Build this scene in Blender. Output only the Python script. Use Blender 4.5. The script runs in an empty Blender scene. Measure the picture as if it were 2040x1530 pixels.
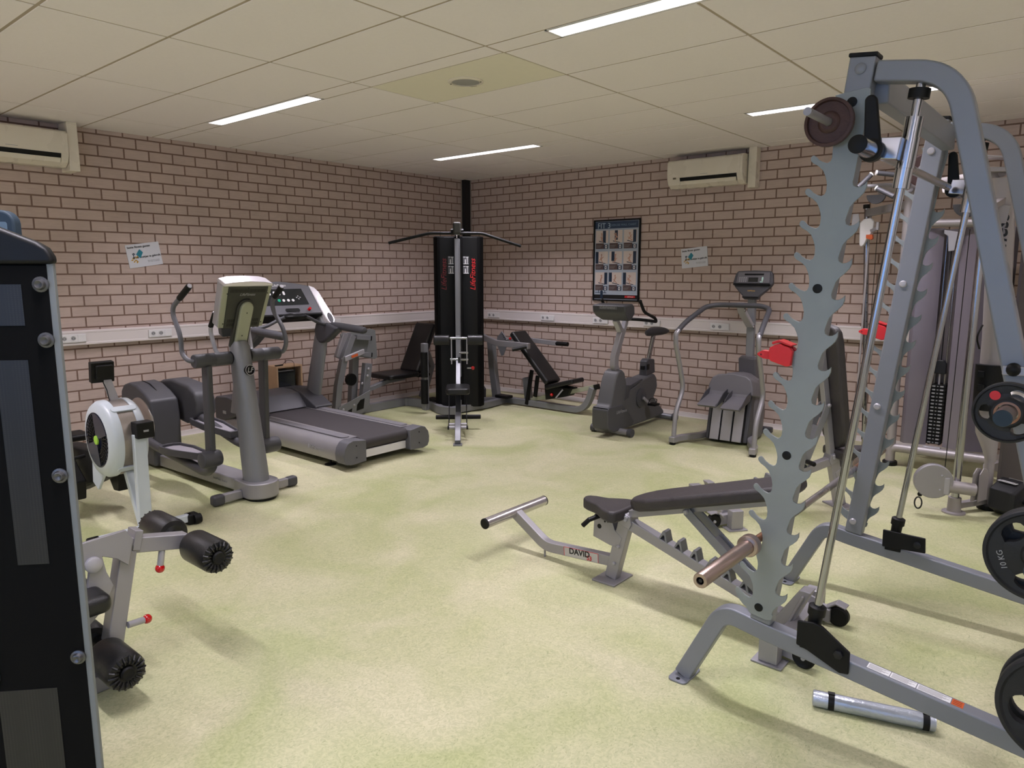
import bpy, bmesh, math, random
from mathutils import Vector, Matrix
random.seed(7)
D = bpy.data
SC = bpy.context.scene
COL = SC.collection
PI = math.pi
R = math.radians

# ------------------------------------------------------------------ camera, world, exposure
cd = D.cameras.new('camera'); cam = D.objects.new('camera', cd); COL.objects.link(cam)
cd.sensor_fit = 'HORIZONTAL'; cd.sensor_width = 36.0
cd.lens = 1425.63 / 2040 * 36.0
cd.clip_start = 0.05; cd.clip_end = 60
_yaw, _pit = -0.7034, 0.1553
_fw = Vector((math.sin(_yaw) * math.cos(_pit), math.cos(_yaw) * math.cos(_pit), -math.sin(_pit)))
_r = Vector((math.cos(_yaw), -math.sin(_yaw), 0)); _u = _r.cross(_fw)
cam.matrix_world = Matrix(((_r.x, _u.x, -_fw.x, 7.0912), (_r.y, _u.y, -_fw.y, -7.4014), (_r.z, _u.z, -_fw.z, 1.6299), (0, 0, 0, 1)))
SC.camera = cam
w = D.worlds.new('evening_sky'); SC.world = w; w.use_nodes = True
w.node_tree.nodes['Background'].inputs[0].default_value = (0.24, 0.42, 0.80, 1)
w.node_tree.nodes['Background'].inputs[1].default_value = 2.6
SC.view_settings.view_transform = 'Standard'; SC.view_settings.look = 'None'
SC.view_settings.gamma = 1.0; SC.view_settings.use_curve_mapping = False
SC.view_settings.exposure = 0.0
LIGHT = 2.6            # radiance of the ceiling diffusers
LAMP = 32.0             # watts of each fixture's louvred beam
H = 2.877               # ceiling height
RX, RY = 9.2, -9.6      # far corners of the room

# ------------------------------------------------------------------ materials
def lin(c):
    o = []
    for x in c:
        x /= 255.0
        o.append(x / 12.92 if x <= 0.04045 else ((x + 0.055) / 1.055) ** 2.4)
    return (*o, 1)

MATS = {}
def mat(name, c, rough=.5, metal=0., var=0., vs=8., bump=0., bs=200., emit=None, es=1., coat=0., trans=0., spec=None, alpha=None):
    if name in MATS: return MATS[name]
    m = D.materials.new(name); m.use_nodes = True; nt = m.node_tree; n = nt.nodes; l = nt.links
    b = n['Principled BSDF']; C = lin(c)
    b.inputs['Base Color'].default_value = C
    b.inputs['Roughness'].default_value = rough; b.inputs['Metallic'].default_value = metal
    if spec is not None: b.inputs['Specular IOR Level'].default_value = spec
    if coat: b.inputs['Coat Weight'].default_value = coat; b.inputs['Coat Roughness'].default_value = .12
    if trans: b.inputs['Transmission Weight'].default_value = trans
    if alpha is not None: b.inputs['Alpha'].default_value = alpha
    tc = n.new('ShaderNodeTexCoord')
    nz = n.new('ShaderNodeTexNoise'); nz.inputs['Scale'].default_value = vs; nz.inputs['Detail'].default_value = 5
    l.new(tc.outputs['Object'], nz.inputs['Vector'])
    if var:
        mx = n.new('ShaderNodeMix'); mx.data_type = 'RGBA'
        mx.inputs[6].default_value = tuple(x * (1 - var) for x in C[:3]) + (1,)
        mx.inputs[7].default_value = tuple(min(1, x * (1 + var)) for x in C[:3]) + (1,)
        l.new(nz.outputs['Fac'], mx.inputs[0]); l.new(mx.outputs[2], b.inputs['Base Color'])
    rr = n.new('ShaderNodeMapRange'); rr.inputs[3].default_value = max(0, rough - .06); rr.inputs[4].default_value = min(1, rough + .06)
    l.new(nz.outputs['Fac'], rr.inputs[0]); l.new(rr.outputs[0], b.inputs['Roughness'])
    if bump:
        n2 = n.new('ShaderNodeTexNoise'); n2.inputs['Scale'].default_value = bs; n2.inputs['Detail'].default_value = 2
        l.new(tc.outputs['Object'], n2.inputs['Vector'])
        bp = n.new('ShaderNodeBump'); bp.inputs['Strength'].default_value = bump; bp.inputs['Distance'].default_value = .002
        l.new(n2.outputs['Fac'], bp.inputs['Height']); l.new(bp.outputs[0], b.inputs['Normal'])
    if emit:
        b.inputs['Emission Color'].default_value = lin(emit); b.inputs['Emission Strength'].default_value = es
    MATS[name] = m
    return m

SILVER = mat('silver_paint', (152, 150, 153), .40, .42, .05, 12, .15, 500)
GREYP = mat('grey_paint', (128, 129, 133), .42, .30, .05, 12, .15, 500)
GALV = mat('galvanized_plate', (140, 146, 146), .5, .35, .14, 9, .05, 60)
CHROME = mat('chrome', (168, 168, 172), .14, 1.0)
STEEL = mat('brushed_steel', (190, 186, 184), .28, .95, 0, 4)
RUSTY = mat('worn_bar_steel', (172, 154, 146), .3, .9, .08, 8)
VINYL = mat('black_vinyl', (19, 19, 20), .36, 0, .2, 20, .5, 350)
VINYLB = mat('worn_black_leather', (52, 48, 49), .5, 0, .25, 16, .8, 260)
BLACK = mat('black_plastic', (15, 15, 15), .5, 0, .1, 20, spec=.25)
BLACKG = mat('black_gloss_cover', (9, 9, 9), .8, 0, .15, 10, spec=.12)
RUBBER = mat('black_rubber', (22, 23, 26), .62, 0, .15, 20, .3, 200)
DGREY = mat('charcoal_plastic', (66, 66, 70), .48, 0, .06, 10, .3, 600)
MGREY = mat('grey_plastic', (98, 98, 103), .48, .1, .05, 10, .3, 600)
LGREY = mat('light_grey_plastic', (170, 168, 172), .4, .3, .04, 10)
SAGE = mat('pale_olive_plastic', (158, 160, 138), .5, 0, .04, 10)
DARKOL = mat('dark_vented_plastic', (48, 48, 42), .55, 0, .06, 10, .3, 500)
WHITE = mat('white_plastic', (226, 224, 224), .35, 0, .02, 10)
CREAM = mat('cream_plastic', (224, 216, 200), .28, 0, .03, 6)
TRUNKM = mat('white_trunking', (222, 214, 212), .4, 0, .02, 6)
SKIRTM = mat('white_skirting', (214, 206, 204), .4, 0, .04, 10)
RED = mat('red_plastic', (205, 34, 40), .4, 0, .08, 30)
REDB = mat('red_ball', (190, 14, 18), .15, 0, .05, 30, coat=.6)
REDINK = mat('red_ink', (200, 35, 40), .5)
BLKINK = mat('black_ink', (14, 14, 16), .5)
WHTINK = mat('white_ink', (225, 225, 225), .5)
GRYINK = mat('grey_ink', (150, 150, 152), .5)
ORANGE = mat('orange_label', (200, 90, 40), .5)
BROWNP = mat('rusty_brown_iron', (72, 50, 46), .55, .3, .35, 24, .6, 90)
WOOD = mat('pine_wood', (192, 160, 126), .55, 0, .12, 14)
TEAL = mat('teal_ink', (40, 130, 150), .5)
YELL = mat('yellow_ink', (205, 160, 60), .5)
BELT = mat('treadmill_belt', (58, 54, 56), .7, 0, .12, 30, .4, 300)
NAVY = mat('navy_plastic', (32, 38, 56), .35, 0, .06, 10)
PALE = mat('pale_grey_shell', (194, 202, 208), .35, 0, .03, 10)
GREEN = mat('lime_green', (150, 200, 60), .4)
GREENB = mat('green_button', (30, 160, 120), .35)
GLASSY = mat('dark_screen', (30, 34, 38), .12, 0, 0, coat=.5)
BLUED = mat('slate_blue_plastic', (44, 56, 66), .55, 0, .05, 8, spec=.2)
BLUEL = mat('pale_blue_panel', (92, 110, 124), .5, 0, .05, 8, spec=.2)
TREAD = mat('embossed_footplate', (150, 146, 152), .45, .1, .25, 60, .8, 90)
CHAR = mat('black_steel', (30, 30, 33), .4, .3, .1, 20)
COPPER = mat('brown_bronze', (150, 110, 85), .35, .8, .2, 30)
PAPER = mat('poster_paper', (172, 182, 196), .25, 0, .02, 5)
NAVYINK = mat('navy_ink', (44, 62, 88), .35)
PHOTO = mat('photo_paper', (214, 200, 192), .3, 0, .04, 60)
PEACH = mat('skin_ink', (196, 150, 128), .4)
BROWNI = mat('caption_ink', (88, 70, 68), .4)
DKBLUE = mat('dark_blue_ink', (34, 50, 72), .35)
FOIL = mat('silver_foil_mat', (180, 186, 196), .32, .55, .12, 40, .8, 60)
SPEAKG = mat('speaker_grille', (150, 148, 146), .6, 0, .2, 400)
SPTILE = mat('cream_tile', (228, 222, 204), .8, 0, .03, 20)
CLEAR = mat('smoked_shroud', (128, 122, 132), .22, .3, .06, 3)
SHROUDD = mat('dark_shroud', (84, 78, 80), .35, .2, .06, 3)

def node_mat(name):
    m = D.materials.new(name); m.use_nodes = True; return m, m.node_tree.nodes, m.node_tree.links, m.node_tree.nodes['Principled BSDF']

def brick_mat(name, axis):
    m, n, l, b = node_mat(name)
    tc = n.new('ShaderNodeTexCoord'); sp = n.new('ShaderNodeSeparateXYZ'); cb = n.new('ShaderNodeCombineXYZ')
    l.new(tc.outputs['Object'], sp.inputs[0]); l.new(sp.outputs[axis], cb.inputs[0]); l.new(sp.outputs[2], cb.inputs[1])
    mp = n.new('ShaderNodeMapping'); mp.inputs['Location'].default_value = ((.115 if axis == 0 else -.02), -.004, 0)
    l.new(cb.outputs[0], mp.inputs[0])
    br = n.new('ShaderNodeTexBrick'); br.inputs['Scale'].default_value = 1
    br.inputs['Brick Width'].default_value = .2215; br.inputs['Row Height'].default_value = .0945
    br.inputs['Mortar Size'].default_value = .0074; br.inputs['Mortar Smooth'].default_value = .25; br.inputs['Bias'].default_value = 0
    br.inputs['Color1'].default_value = lin((194, 175, 166)); br.inputs['Color2'].default_value = lin((187, 168, 158))
    br.inputs['Mortar'].default_value = lin((122, 98, 86))
    l.new(mp.outputs[0], br.inputs['Vector'])
    nz = n.new('ShaderNodeTexNoise'); nz.inputs['Scale'].default_value = 3.5; nz.inputs['Detail'].default_value = 6
    l.new(tc.outputs['Object'], nz.inputs['Vector'])
    st = n.new('ShaderNodeTexNoise'); st.inputs['Scale'].default_value = 40; st.inputs['Detail'].default_value = 4
    m2 = n.new('ShaderNodeMapping'); m2.inputs['Scale'].default_value = (.25, .25, 2.2)
    l.new(tc.outputs['Object'], m2.inputs[0]); l.new(m2.outputs[0], st.inputs['Vector'])
    ad = n.new('ShaderNodeMath'); ad.operation = 'ADD'; l.new(nz.outputs['Fac'], ad.inputs[0]); l.new(st.outputs['Fac'], ad.inputs[1])
    mr = n.new('ShaderNodeMapRange'); mr.inputs[1].default_value = .6; mr.inputs[2].default_value = 1.4; mr.inputs[3].default_value = .86; mr.inputs[4].default_value = 1.12
    l.new(ad.outputs[0], mr.inputs[0])
    mx = n.new('ShaderNodeMix'); mx.data_type = 'RGBA'; mx.blend_type = 'MULTIPLY'; mx.inputs[0].default_value = 1
    l.new(br.outputs['Color'], mx.inputs[6]); l.new(mr.outputs[0], mx.inputs[7]); l.new(mx.outputs[2], b.inputs['Base Color'])
    b.inputs['Roughness'].default_value = .85
    inv = n.new('ShaderNodeMath'); inv.operation = 'MULTIPLY_ADD'; inv.inputs[1].default_value = -1; inv.inputs[2].default_value = 1
    l.new(br.outputs['Fac'], inv.inputs[0])
    a2 = n.new('ShaderNodeMath'); a2.operation = 'MULTIPLY_ADD'; a2.inputs[1].default_value = .12
    l.new(st.outputs['Fac'], a2.inputs[0]); l.new(inv.outputs[0], a2.inputs[2])
    bp = n.new('ShaderNodeBump'); bp.inputs['Strength'].default_value = .55; bp.inputs['Distance'].default_value = .006
    l.new(a2.outputs[0], bp.inputs['Height']); l.new(bp.outputs[0], b.inputs['Normal'])
    return m
BRX = brick_mat('brick_wall_x', 0); BRY = brick_mat('brick_wall_y', 1)

def floor_mat():
    m, n, l, b = node_mat('green_linoleum')
    tc = n.new('ShaderNodeTexCoord')
    def nz(s, d, dist=0., v=None):
        x = n.new('ShaderNodeTexNoise'); x.inputs['Scale'].default_value = s; x.inputs['Detail'].default_value = d; x.inputs['Distortion'].default_value = dist
        l.new(v or tc.outputs['Object'], x.inputs['Vector']); return x
    a = nz(1.6, 5, .8); c = nz(34, 5, 2.5)
    mp = n.new('ShaderNodeMapping'); mp.inputs['Rotation'].default_value = (0, 0, .7); mp.inputs['Scale'].default_value = (1, .35, 1)
    l.new(tc.outputs['Object'], mp.inputs[0]); s = nz(75, 4, 3.0, mp.outputs[0])
    r1 = n.new('ShaderNodeValToRGB'); e = r1.color_ramp.elements
    e[0].position = .34; e[0].color = lin((172, 176, 130)); e[1].position = .64; e[1].color = lin((194, 190, 158))
    l.new(a.outputs['Fac'], r1.inputs[0])
    r2 = n.new('ShaderNodeValToRGB'); e = r2.color_ramp.elements
    e[0].position = .36; e[0].color = (.86, .88, .83, 1); e[1].position = .64; e[1].color = (1.08, 1.07, 1.06, 1)
    l.new(c.outputs['Fac'], r2.inputs[0])
    r3 = n.new('ShaderNodeValToRGB'); e = r3.color_ramp.elements
    e[0].position = .32; e[0].color = (.72, .76, .70, 1); e[1].position = .40; e[1].color = (1, 1, 1, 1)
    l.new(s.outputs['Fac'], r3.inputs[0])
    m1 = n.new('ShaderNodeMix'); m1.data_type = 'RGBA'; m1.blend_type = 'MULTIPLY'; m1.inputs[0].default_value = 1
    l.new(r1.outputs[0], m1.inputs[6]); l.new(r2.outputs[0], m1.inputs[7])
    m3 = n.new('ShaderNodeMix'); m3.data_type = 'RGBA'; m3.blend_type = 'MULTIPLY'; m3.inputs[0].default_value = 1
    l.new(m1.outputs[2], m3.inputs[6]); l.new(r3.outputs[0], m3.inputs[7]); l.new(m3.outputs[2], b.inputs['Base Color'])
    rr = n.new('ShaderNodeMapRange'); rr.inputs[3].default_value = .34; rr.inputs[4].default_value = .52
    l.new(a.outputs['Fac'], rr.inputs[0]); l.new(rr.outputs[0], b.inputs['Roughness'])
    b.inputs['Specular IOR Level'].default_value = .35
    bp = n.new('ShaderNodeBump'); bp.inputs['Strength'].default_value = .08; bp.inputs['Distance'].default_value = .002
    l.new(c.outputs['Fac'], bp.inputs['Height']); l.new(bp.outputs[0], b.inputs['Normal'])
    return m
FLOORM = floor_mat()
CEILM = mat('ceiling_tile', (238, 231, 230), .9, 0, .03, 60, .4, 300)
GRIDM = mat('ceiling_grid', (172, 158, 140), .85)
PLAST = mat('painted_wall', (226, 222, 216), .85, 0, .03, 3)
def emis(name, c, s):
    m = D.materials.new(name); m.use_nodes = True; n = m.node_tree.nodes; l = m.node_tree.links
    b = n['Principled BSDF']; b.inputs['Base Color'].default_value = lin((235, 235, 235)); b.inputs['Emission Color'].default_value = lin(c)
    b.inputs['Emission Strength'].default_value = s
    return m
DIFF = emis('lit_diffuser', (252, 244, 246), LIGHT)

def mesh_cover_mat():
    m, n, l, b = node_mat('perforated_cover')
    tc = n.new('ShaderNodeTexCoord'); vo = n.new('ShaderNodeTexVoronoi'); vo.feature = 'F1'; vo.inputs['Scale'].default_value = 190; vo.inputs['Randomness'].default_value = 0
    l.new(tc.outputs['Object'], vo.inputs['Vector'])
    r = n.new('ShaderNodeValToRGB'); e = r.color_ramp.elements
    e[0].position = .25; e[0].color = lin((36, 34, 32)); e[1].position = .4; e[1].color = lin((16, 16, 18))
    l.new(vo.outputs['Distance'], r.inputs[0]); l.new(r.outputs[0], b.inputs['Base Color']); b.inputs['Roughness'].default_value = .5
    return m
PERF = mesh_cover_mat()

# ------------------------------------------------------------------ mesh builder
def fillet(pts, r, n=6):
    P = [Vector(p) for p in pts]; o = [P[0]]
    for i in range(1, len(P) - 1):
        a, b, c = P[i - 1], P[i], P[i + 1]
        d1 = (a - b); d2 = (c - b); k = min(r, d1.length * .49, d2.length * .49)
        p, q = b + d1.normalized() * k, b + d2.normalized() * k
        for j in range(n + 1):
            t = j / n; o.append(p * (1 - t) ** 2 + b * 2 * t * (1 - t) + q * t * t)
    o.append(P[-1]); return o

def root_of(o):
    while o.parent is not None: o = o.parent
    return o

class G:
    def __init__(s): s.v = []; s.f = []; s.mi = []; s.m = 0
    def add(s, vs, fs):
        k = len(s.v); s.v += [Vector(v) for v in vs]; s.f += [tuple(i + k for i in f) for f in fs]; s.mi += [s.m] * len(fs); return s
    def mt(s, i): s.m = i; return s
    def box(s, c, d, rot=None):
        M = rot if rot is not None else Matrix.Identity(3)
        c = Vector(c); vs = [c + M @ Vector((x * d[0] / 2, y * d[1] / 2, z * d[2] / 2)) for x in (-1, 1) for y in (-1, 1) for z in (-1, 1)]
        return s.add(vs, [(0, 1, 3, 2), (4, 6, 7, 5), (0, 4, 5, 1), (2, 3, 7, 6), (0, 2, 6, 4), (1, 5, 7, 3)])
    def rng(s, x0, x1, y0, y1, z0, z1): return s.box(((x0 + x1) / 2, (y0 + y1) / 2, (z0 + z1) / 2), (abs(x1 - x0), abs(y1 - y0), abs(z1 - z0)))
    def loft(s, rings, cap=True, close=False):
        n = len(rings[0]); k = len(s.v)
        vs = [v for r in rings for v in r]; fs = []
        m = len(rings)
        for i in range(m if close else m - 1):
            for j in range(n):
                a = i * n + j; b = i * n + (j + 1) % n; i2 = (i + 1) % m
                fs.append((a, b, i2 * n + (j + 1) % n, i2 * n + j))
        if cap and not close: fs += [tuple(reversed(range(n))), tuple(range((m - 1) * n, m * n))]
        return s.add(vs, fs)
    def rp(s, pts, w, h, side, close=False):
        # rectangular section swept along a planar path; w along side, h across it in the plane
        P = [Vector(p) for p in pts]; S = Vector(side).normalized(); rings = []
        for i, p in enumerate(P):
            if i == 0: t = (P[1] - P[0]).normalized(); k = 1
            elif i == len(P) - 1: t = (P[-1] - P[-2]).normalized(); k = 1
            else:
                a = (p - P[i - 1]).normalized(); b = (P[i + 1] - p).normalized(); t = (a + b).normalized(); k = 1 / max(.5, t.dot(a))
            u = S.cross(t).normalized() * k
            hh = h[i] if isinstance(h, (list, tuple)) else h
            rings.append([p + S * w / 2 + u * hh / 2, p - S * w / 2 + u * hh / 2, p - S * w / 2 - u * hh / 2, p + S * w / 2 - u * hh / 2])
        return s.loft(rings)
    def tube(s, pts, r, n=12, ell=None):
        P = [Vector(p) for p in pts]; rings = []
        t0 = (P[1] - P[0]).normalized(); ref = Vector((0, 0, 1)) if abs(t0.z) < .9 else Vector((1, 0, 0))
        u = t0.cross(ref).normalized()
        for i, p in enumerate(P):
            if i == 0: t = t0
            elif i == len(P) - 1: t = (P[-1] - P[-2]).normalized()
            else: t = ((p - P[i - 1]).normalized() + (P[i + 1] - p).normalized()).normalized()
            u = (u - t * u.dot(t)).normalized(); v = t.cross(u)
            rr = r[i] if isinstance(r, (list, tuple)) else r
            rings.append([p + (u * math.cos(2 * PI * k / n) + v * math.sin(2 * PI * k / n)) * rr for k in range(n)])
        return s.loft(rings)
    def cyl(s, p, q, r, r2=None, n=24): return s.tube([p, q], [r, r2 if r2 is not None else r], n)
    def ellt(s, pts, U, W, n=20):
        # elliptical sections: pts = list of (centre, ru, rw); U, W fixed axes
        U = Vector(U); W = Vector(W)
        return s.loft([[Vector(c) + U * a * math.cos(2 * PI * k / n) + W * b * math.sin(2 * PI * k / n) for k in range(n)] for c, a, b in pts])
    def prism(s, poly, t, O=(0, 0, 0), U=(1, 0, 0), W=(0, 0, 1), N=None):
        O = Vector(O); U = Vector(U); W = Vector(W); Nn = Vector(N) if N else U.cross(W).normalized()
        a, b = (t if isinstance(t, (tuple, list)) else (-t / 2, t / 2)); n = len(poly)
        r1 = [O + U * x + W * y + Nn * a for x, y in poly]; r2 = [O + U * x + W * y + Nn * b for x, y in poly]
        return s.loft([r1, r2])
    def xz(s, poly, y0, y1): return s.prism(poly, (-y1, -y0), (0, 0, 0), (1, 0, 0), (0, 0, 1))
    def lathe(s, prof, O, axis, n=28, cap=True):
        A = Vector(axis).normalized(); ref = Vector((0, 0, 1)) if abs(A.z) < .9 else Vector((1, 0, 0))
        U = A.cross(ref).normalized(); W = A.cross(U); O = Vector(O)
        return s.loft([[O + A * h + (U * math.cos(2 * PI * k / n) + W * math.sin(2 * PI * k / n)) * max(r, .0002) for k in range(n)] for r, h in prof], cap)
    def sph(s, c, r, n=16, sc=(1, 1, 1)):
        c = Vector(c); rings = []
        for i in range(n // 2 + 1):
            a = PI * i / (n // 2); rr = max(math.sin(a), .002)
            rings.append([c + Vector((rr * math.cos(2 * PI * k / n) * r * sc[0], rr * math.sin(2 * PI * k / n) * r * sc[1], math.cos(a) * r * sc[2])) for k in range(n)])
        return s.loft(rings)
    def plate(s, quad, off=0.0): return s.add(quad, [(0, 1, 2, 3)])
    def obj(s, name, mats, parent=None, bev=0., seg=2, world=False, sub=0, ang=35, flip=False):
        if world and parent is not None:
            rt = root_of(parent)
            Mi = (Matrix.Translation(rt.location) @ rt.rotation_euler.to_matrix().to_4x4()).inverted()
            vs = [Mi @ v for v in s.v]
        else: vs = s.v
        me = D.meshes.new(name); me.from_pydata([tuple(v) for v in vs], [], s.f); me.update()
        bm = bmesh.new(); bm.from_mesh(me); bmesh.ops.recalc_face_normals(bm, faces=bm.faces)
        bm.to_mesh(me); bm.free()
        if not isinstance(mats, (list, tuple)): mats = [mats]
        for m in mats: me.materials.append(m)
        if len(mats) > 1:
            for p, i in zip(me.polygons, s.mi): p.material_index = i
        for p in me.polygons: p.use_smooth = True
        if not bev: me.set_sharp_from_angle(angle=R(ang))
        o = D.objects.new(name, me); COL.objects.link(o)
        if parent is not None: o.parent = parent
        if bev:
            b = o.modifiers.new('bevel', 'BEVEL'); b.width = bev; b.segments = seg; b.limit_method = 'ANGLE'; b.angle_limit = R(30); b.harden_normals = True
        return o

def thing(name, label, cat, loc=(0, 0, 0), h=0., group=None):
    o = D.objects.new(name, None); COL.objects.link(o); o.empty_display_size = .1
    o.location = loc; o.rotation_euler = (0, 0, R(h)); o['label'] = label; o['category'] = cat
    if group: o['group'] = group
    return o
def tag(o, label, cat, group=None):
    o['label'] = label; o['category'] = cat
    if group: o['group'] = group
    return o
def struct(o): o['kind'] = 'structure'; return o
def kids(o): return [c for c in D.objects if c.parent == o]
def dup(root, loc=None, h=None, label=None, parent=None):
    r = root.copy(); COL.objects.link(r)
    if parent is not None: r.parent = parent
    if loc is not None: r.location = loc
    if h is not None: r.rotation_euler = (0, 0, R(h))
    if label: r['label'] = label
    for c in kids(root): dup(c, parent=r)
    return r
def text(s, size, O, U, W, m, parent, name='lettering', world=False, align='CENTER', ext=.0006, shear=0., bold=0., xs=1.):
    c = D.curves.new('t', 'FONT'); c.body = s; c.size = size; c.align_x = align; c.align_y = 'CENTER'; c.extrude = ext; c.shear = shear; c.offset = bold
    t = D.objects.new('t', c); COL.objects.link(t)
    bpy.context.view_layer.update()
    me = D.meshes.new_from_object(t.evaluated_get(bpy.context.evaluated_depsgraph_get()))
    D.objects.remove(t); me.name = name
    U = Vector(U).normalized(); W = Vector(W).normalized(); W = (W - U * W.dot(U)).normalized(); N = U.cross(W)
    M = Matrix(((U.x * xs, W.x, N.x, O[0]), (U.y * xs, W.y, N.y, O[1]), (U.z * xs, W.z, N.z, O[2]), (0, 0, 0, 1)))
    if world: M = (Matrix.Translation(parent.location) @ parent.rotation_euler.to_matrix().to_4x4()).inverted() @ M
    me.transform(M); me.materials.clear(); me.materials.append(m)
    o = D.objects.new(name, me); COL.objects.link(o); o.parent = parent
    return o
def circ(cx, cy, r, n=24, ry=None): return [(cx + r * math.cos(2 * PI * k / n), cy + (ry or r) * math.sin(2 * PI * k / n)) for k in range(n)]
def rrect(x0, x1, y0, y1, r, n=5):
    o = []
    for cx, cy, a in ((x1 - r, y0 + r, -90), (x1 - r, y1 - r, 0), (x0 + r, y1 - r, 90), (x0 + r, y0 + r, 180)):
        for k in range(n + 1): t = R(a + 90 * k / n); o.append((cx + r * math.cos(t), cy + r * math.sin(t)))
    return o
X, Y, Z = Vector((1, 0, 0)), Vector((0, 1, 0)), Vector((0, 0, 1))

# ------------------------------------------------------------------ the room
g = G(); g.rng(-.25, RX + .25, RY - .25, .25, -.12, 0); struct(g.obj('floor', FLOORM))
g = G(); g.rng(-.2, 0, RY - .2, .2, 0, H + .15); struct(g.obj('wall_left', BRY))
g = G(); g.rng(0, RX + .2, 0, .2, 0, H + .15); struct(g.obj('wall_far', BRX))
g = G(); g.rng(RX, RX + .2, RY, 0, 0, H + .15); struct(g.obj('wall_right', PLAST))
WX0, WX1, WZ0, WZ1 = 4.6, 8.8, .95, 2.55
g = G(); g.rng(0, WX0, RY - .2, RY, 0, H + .15); g.rng(WX1, RX + .2, RY - .2, RY, 0, H + .15)
g.rng(WX0, WX1, RY - .2, RY, 0, WZ0); g.rng(WX0, WX1, RY - .2, RY, WZ1, H + .15)
struct(g.obj('wall_back', PLAST))
g = G()
for x0, x1 in ((WX0, WX0 + .06), (WX1 - .06, WX1), ((WX0 + WX1) / 2 - .03, (WX0 + WX1) / 2 + .03)): g.rng(x0, x1, RY - .14, RY - .06, WZ0, WZ1)
g.rng(WX0, WX1, RY - .14, RY - .06, WZ0, WZ0 + .06); g.rng(WX0, WX1, RY - .14, RY - .06, WZ1 - .06, WZ1)
wf = struct(g.obj('window_1', WHITE))
pl = D.lights.new('window_portal', 'AREA'); pl.shape = 'RECTANGLE'; pl.size = WX1 - WX0; pl.size_y = WZ1 - WZ0; pl.cycles.is_portal = True
po = D.objects.new('window_portal', pl); COL.objects.link(po); po.location = ((WX0 + WX1) / 2, RY - .16, (WZ0 + WZ1) / 2); po.rotation_euler = (R(90), 0, R(180))

# ceiling: slab, then one mesh of chamfered mineral tiles between which the grid shows
g = G(); g.rng(-.2, RX + .2, RY - .2, .2, H + .003, H + .15); struct(g.obj('ceiling', GRIDM))
XL = [0] + [.6288 + 1.2 * k for k in range(8)] + [RX]
YL = [0.0]
y = -.277
base = [-1.495, -1.655, -2.265, -2.872, -3.489]
ys = [0, -.277, -.886]
for k in range(4): ys += [b - 2.602 * k for b in base]
ys = [y for y in ys if y > RY + .1] + [RY]
def in_strip(a, b): return abs((a - b) - .16) < .012
LX = [(1.02, 2.49), (4.645, 6.115), (8.27, RX)]
LY = []
g = G()
def tile(x0, x1, y0, y1):
    if x1 - x0 < .02: return
    e = .0075; c = .004
    a = [(x0 + e, y0 + e), (x1 - e, y0 + e), (x1 - e, y1 - e), (x0 + e, y1 - e)]
    b = [(x0 + e + c, y0 + e + c), (x1 - e - c, y0 + e + c), (x1 - e - c, y1 - e - c), (x0 + e + c, y1 - e - c)]
    k = len(g.v); g.v += [Vector((p[0], p[1], H + .012)) for p in a] + [Vector((p[0], p[1], H + .004)) for p in a] + [Vector((p[0], p[1], H)) for p in b]
    f = [(k + 8, k + 9, k + 10, k + 11)]
    for i in range(4):
        j = (i + 1) % 4; f += [(k + i, k + j, k + 4 + j, k + 4 + i), (k + 4 + i, k + 4 + j, k + 8 + j, k + 8 + i)]
    g.f += f; g.mi += [0] * len(f)
for a, b in zip(ys[:-1], ys[1:]):
    st = in_strip(a, b)
    if st: LY.append((a + b) / 2)
    for x0, x1 in zip(XL[:-1], XL[1:]):
        if st:
            seg = [(x0, x1)]
            for l0, l1 in LX:
                ns = []
                for s0, s1 in seg:
                    if l1 <= s0 or l0 >= s1: ns.append((s0, s1))
                    else:
                        if l0 > s0: ns.append((s0, l0))
                        if l1 < s1: ns.append((l1, s1))
                seg = ns
            for s0, s1 in seg: tile(s0, s1, b, a)
        elif abs(x0 - 3.0288) < .01 and abs(b + 3.489 + .608) < .05 : pass
        else: tile(x0, x1, b, a)
me_t = g.obj('trim_1', CEILM, ang=20); struct(me_t)

# ceiling lights: recessed fixtures lying in the narrow strips
def ceiling_light(x0, x1, yc, label):
    t = thing('ceiling_light', label, 'ceiling light', ((x0 + x1) / 2, yc, H), 0, 'recessed ceiling lights'); L = (x1 - x0) / 2
    g = G()
    for s in (-1, 1):
        g.rng(-L, L, s * .0765, s * .060, -.001, .05); g.rng(s * L, s * (L - .012), -.0765, .0765, -.001, .05)
    g.rng(-L, L, -.07, .07, .045, .05)
    g.obj('frame', WHITE, t)
    g = G(); g.rng(-L + .012, L - .012, -.060, .060, .0008, .0024); g.obj('diffuser', DIFF, t)
    ld = D.lights.new('lamp', 'AREA'); ld.shape = 'RECTANGLE'; ld.size = 2 * L - .03; ld.size_y = .115; ld.energy = LAMP * L / .735; ld.spread = R(118)
    ld.color = (.93, .87, .985)
    lo = D.objects.new('lamp', ld); COL.objects.link(lo); lo.parent = t; lo.location = (0, 0, .0004)
    return t
names = {(0, 0): 'lit strip light in the ceiling nearest the room corner', (0, 1): 'lit strip light in the ceiling behind the rack top, short of the right air conditioner',
         (1, 0): 'lit strip light in the ceiling above the treadmill and elliptical', (1, 1): 'large lit strip light at the top edge, left of the rack'}
for j, yc in enumerate(LY):
    for i, (x0, x1) in enumerate(LX):
        ceiling_light(x0, x1, yc, names.get((j, i), 'lit strip light, %s row from the far wall, %s' % (('first', 'second', 'third', 'fourth')[j], ('nearest the left wall', 'middle of its row', 'nearest the right wall')[i])))

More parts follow.
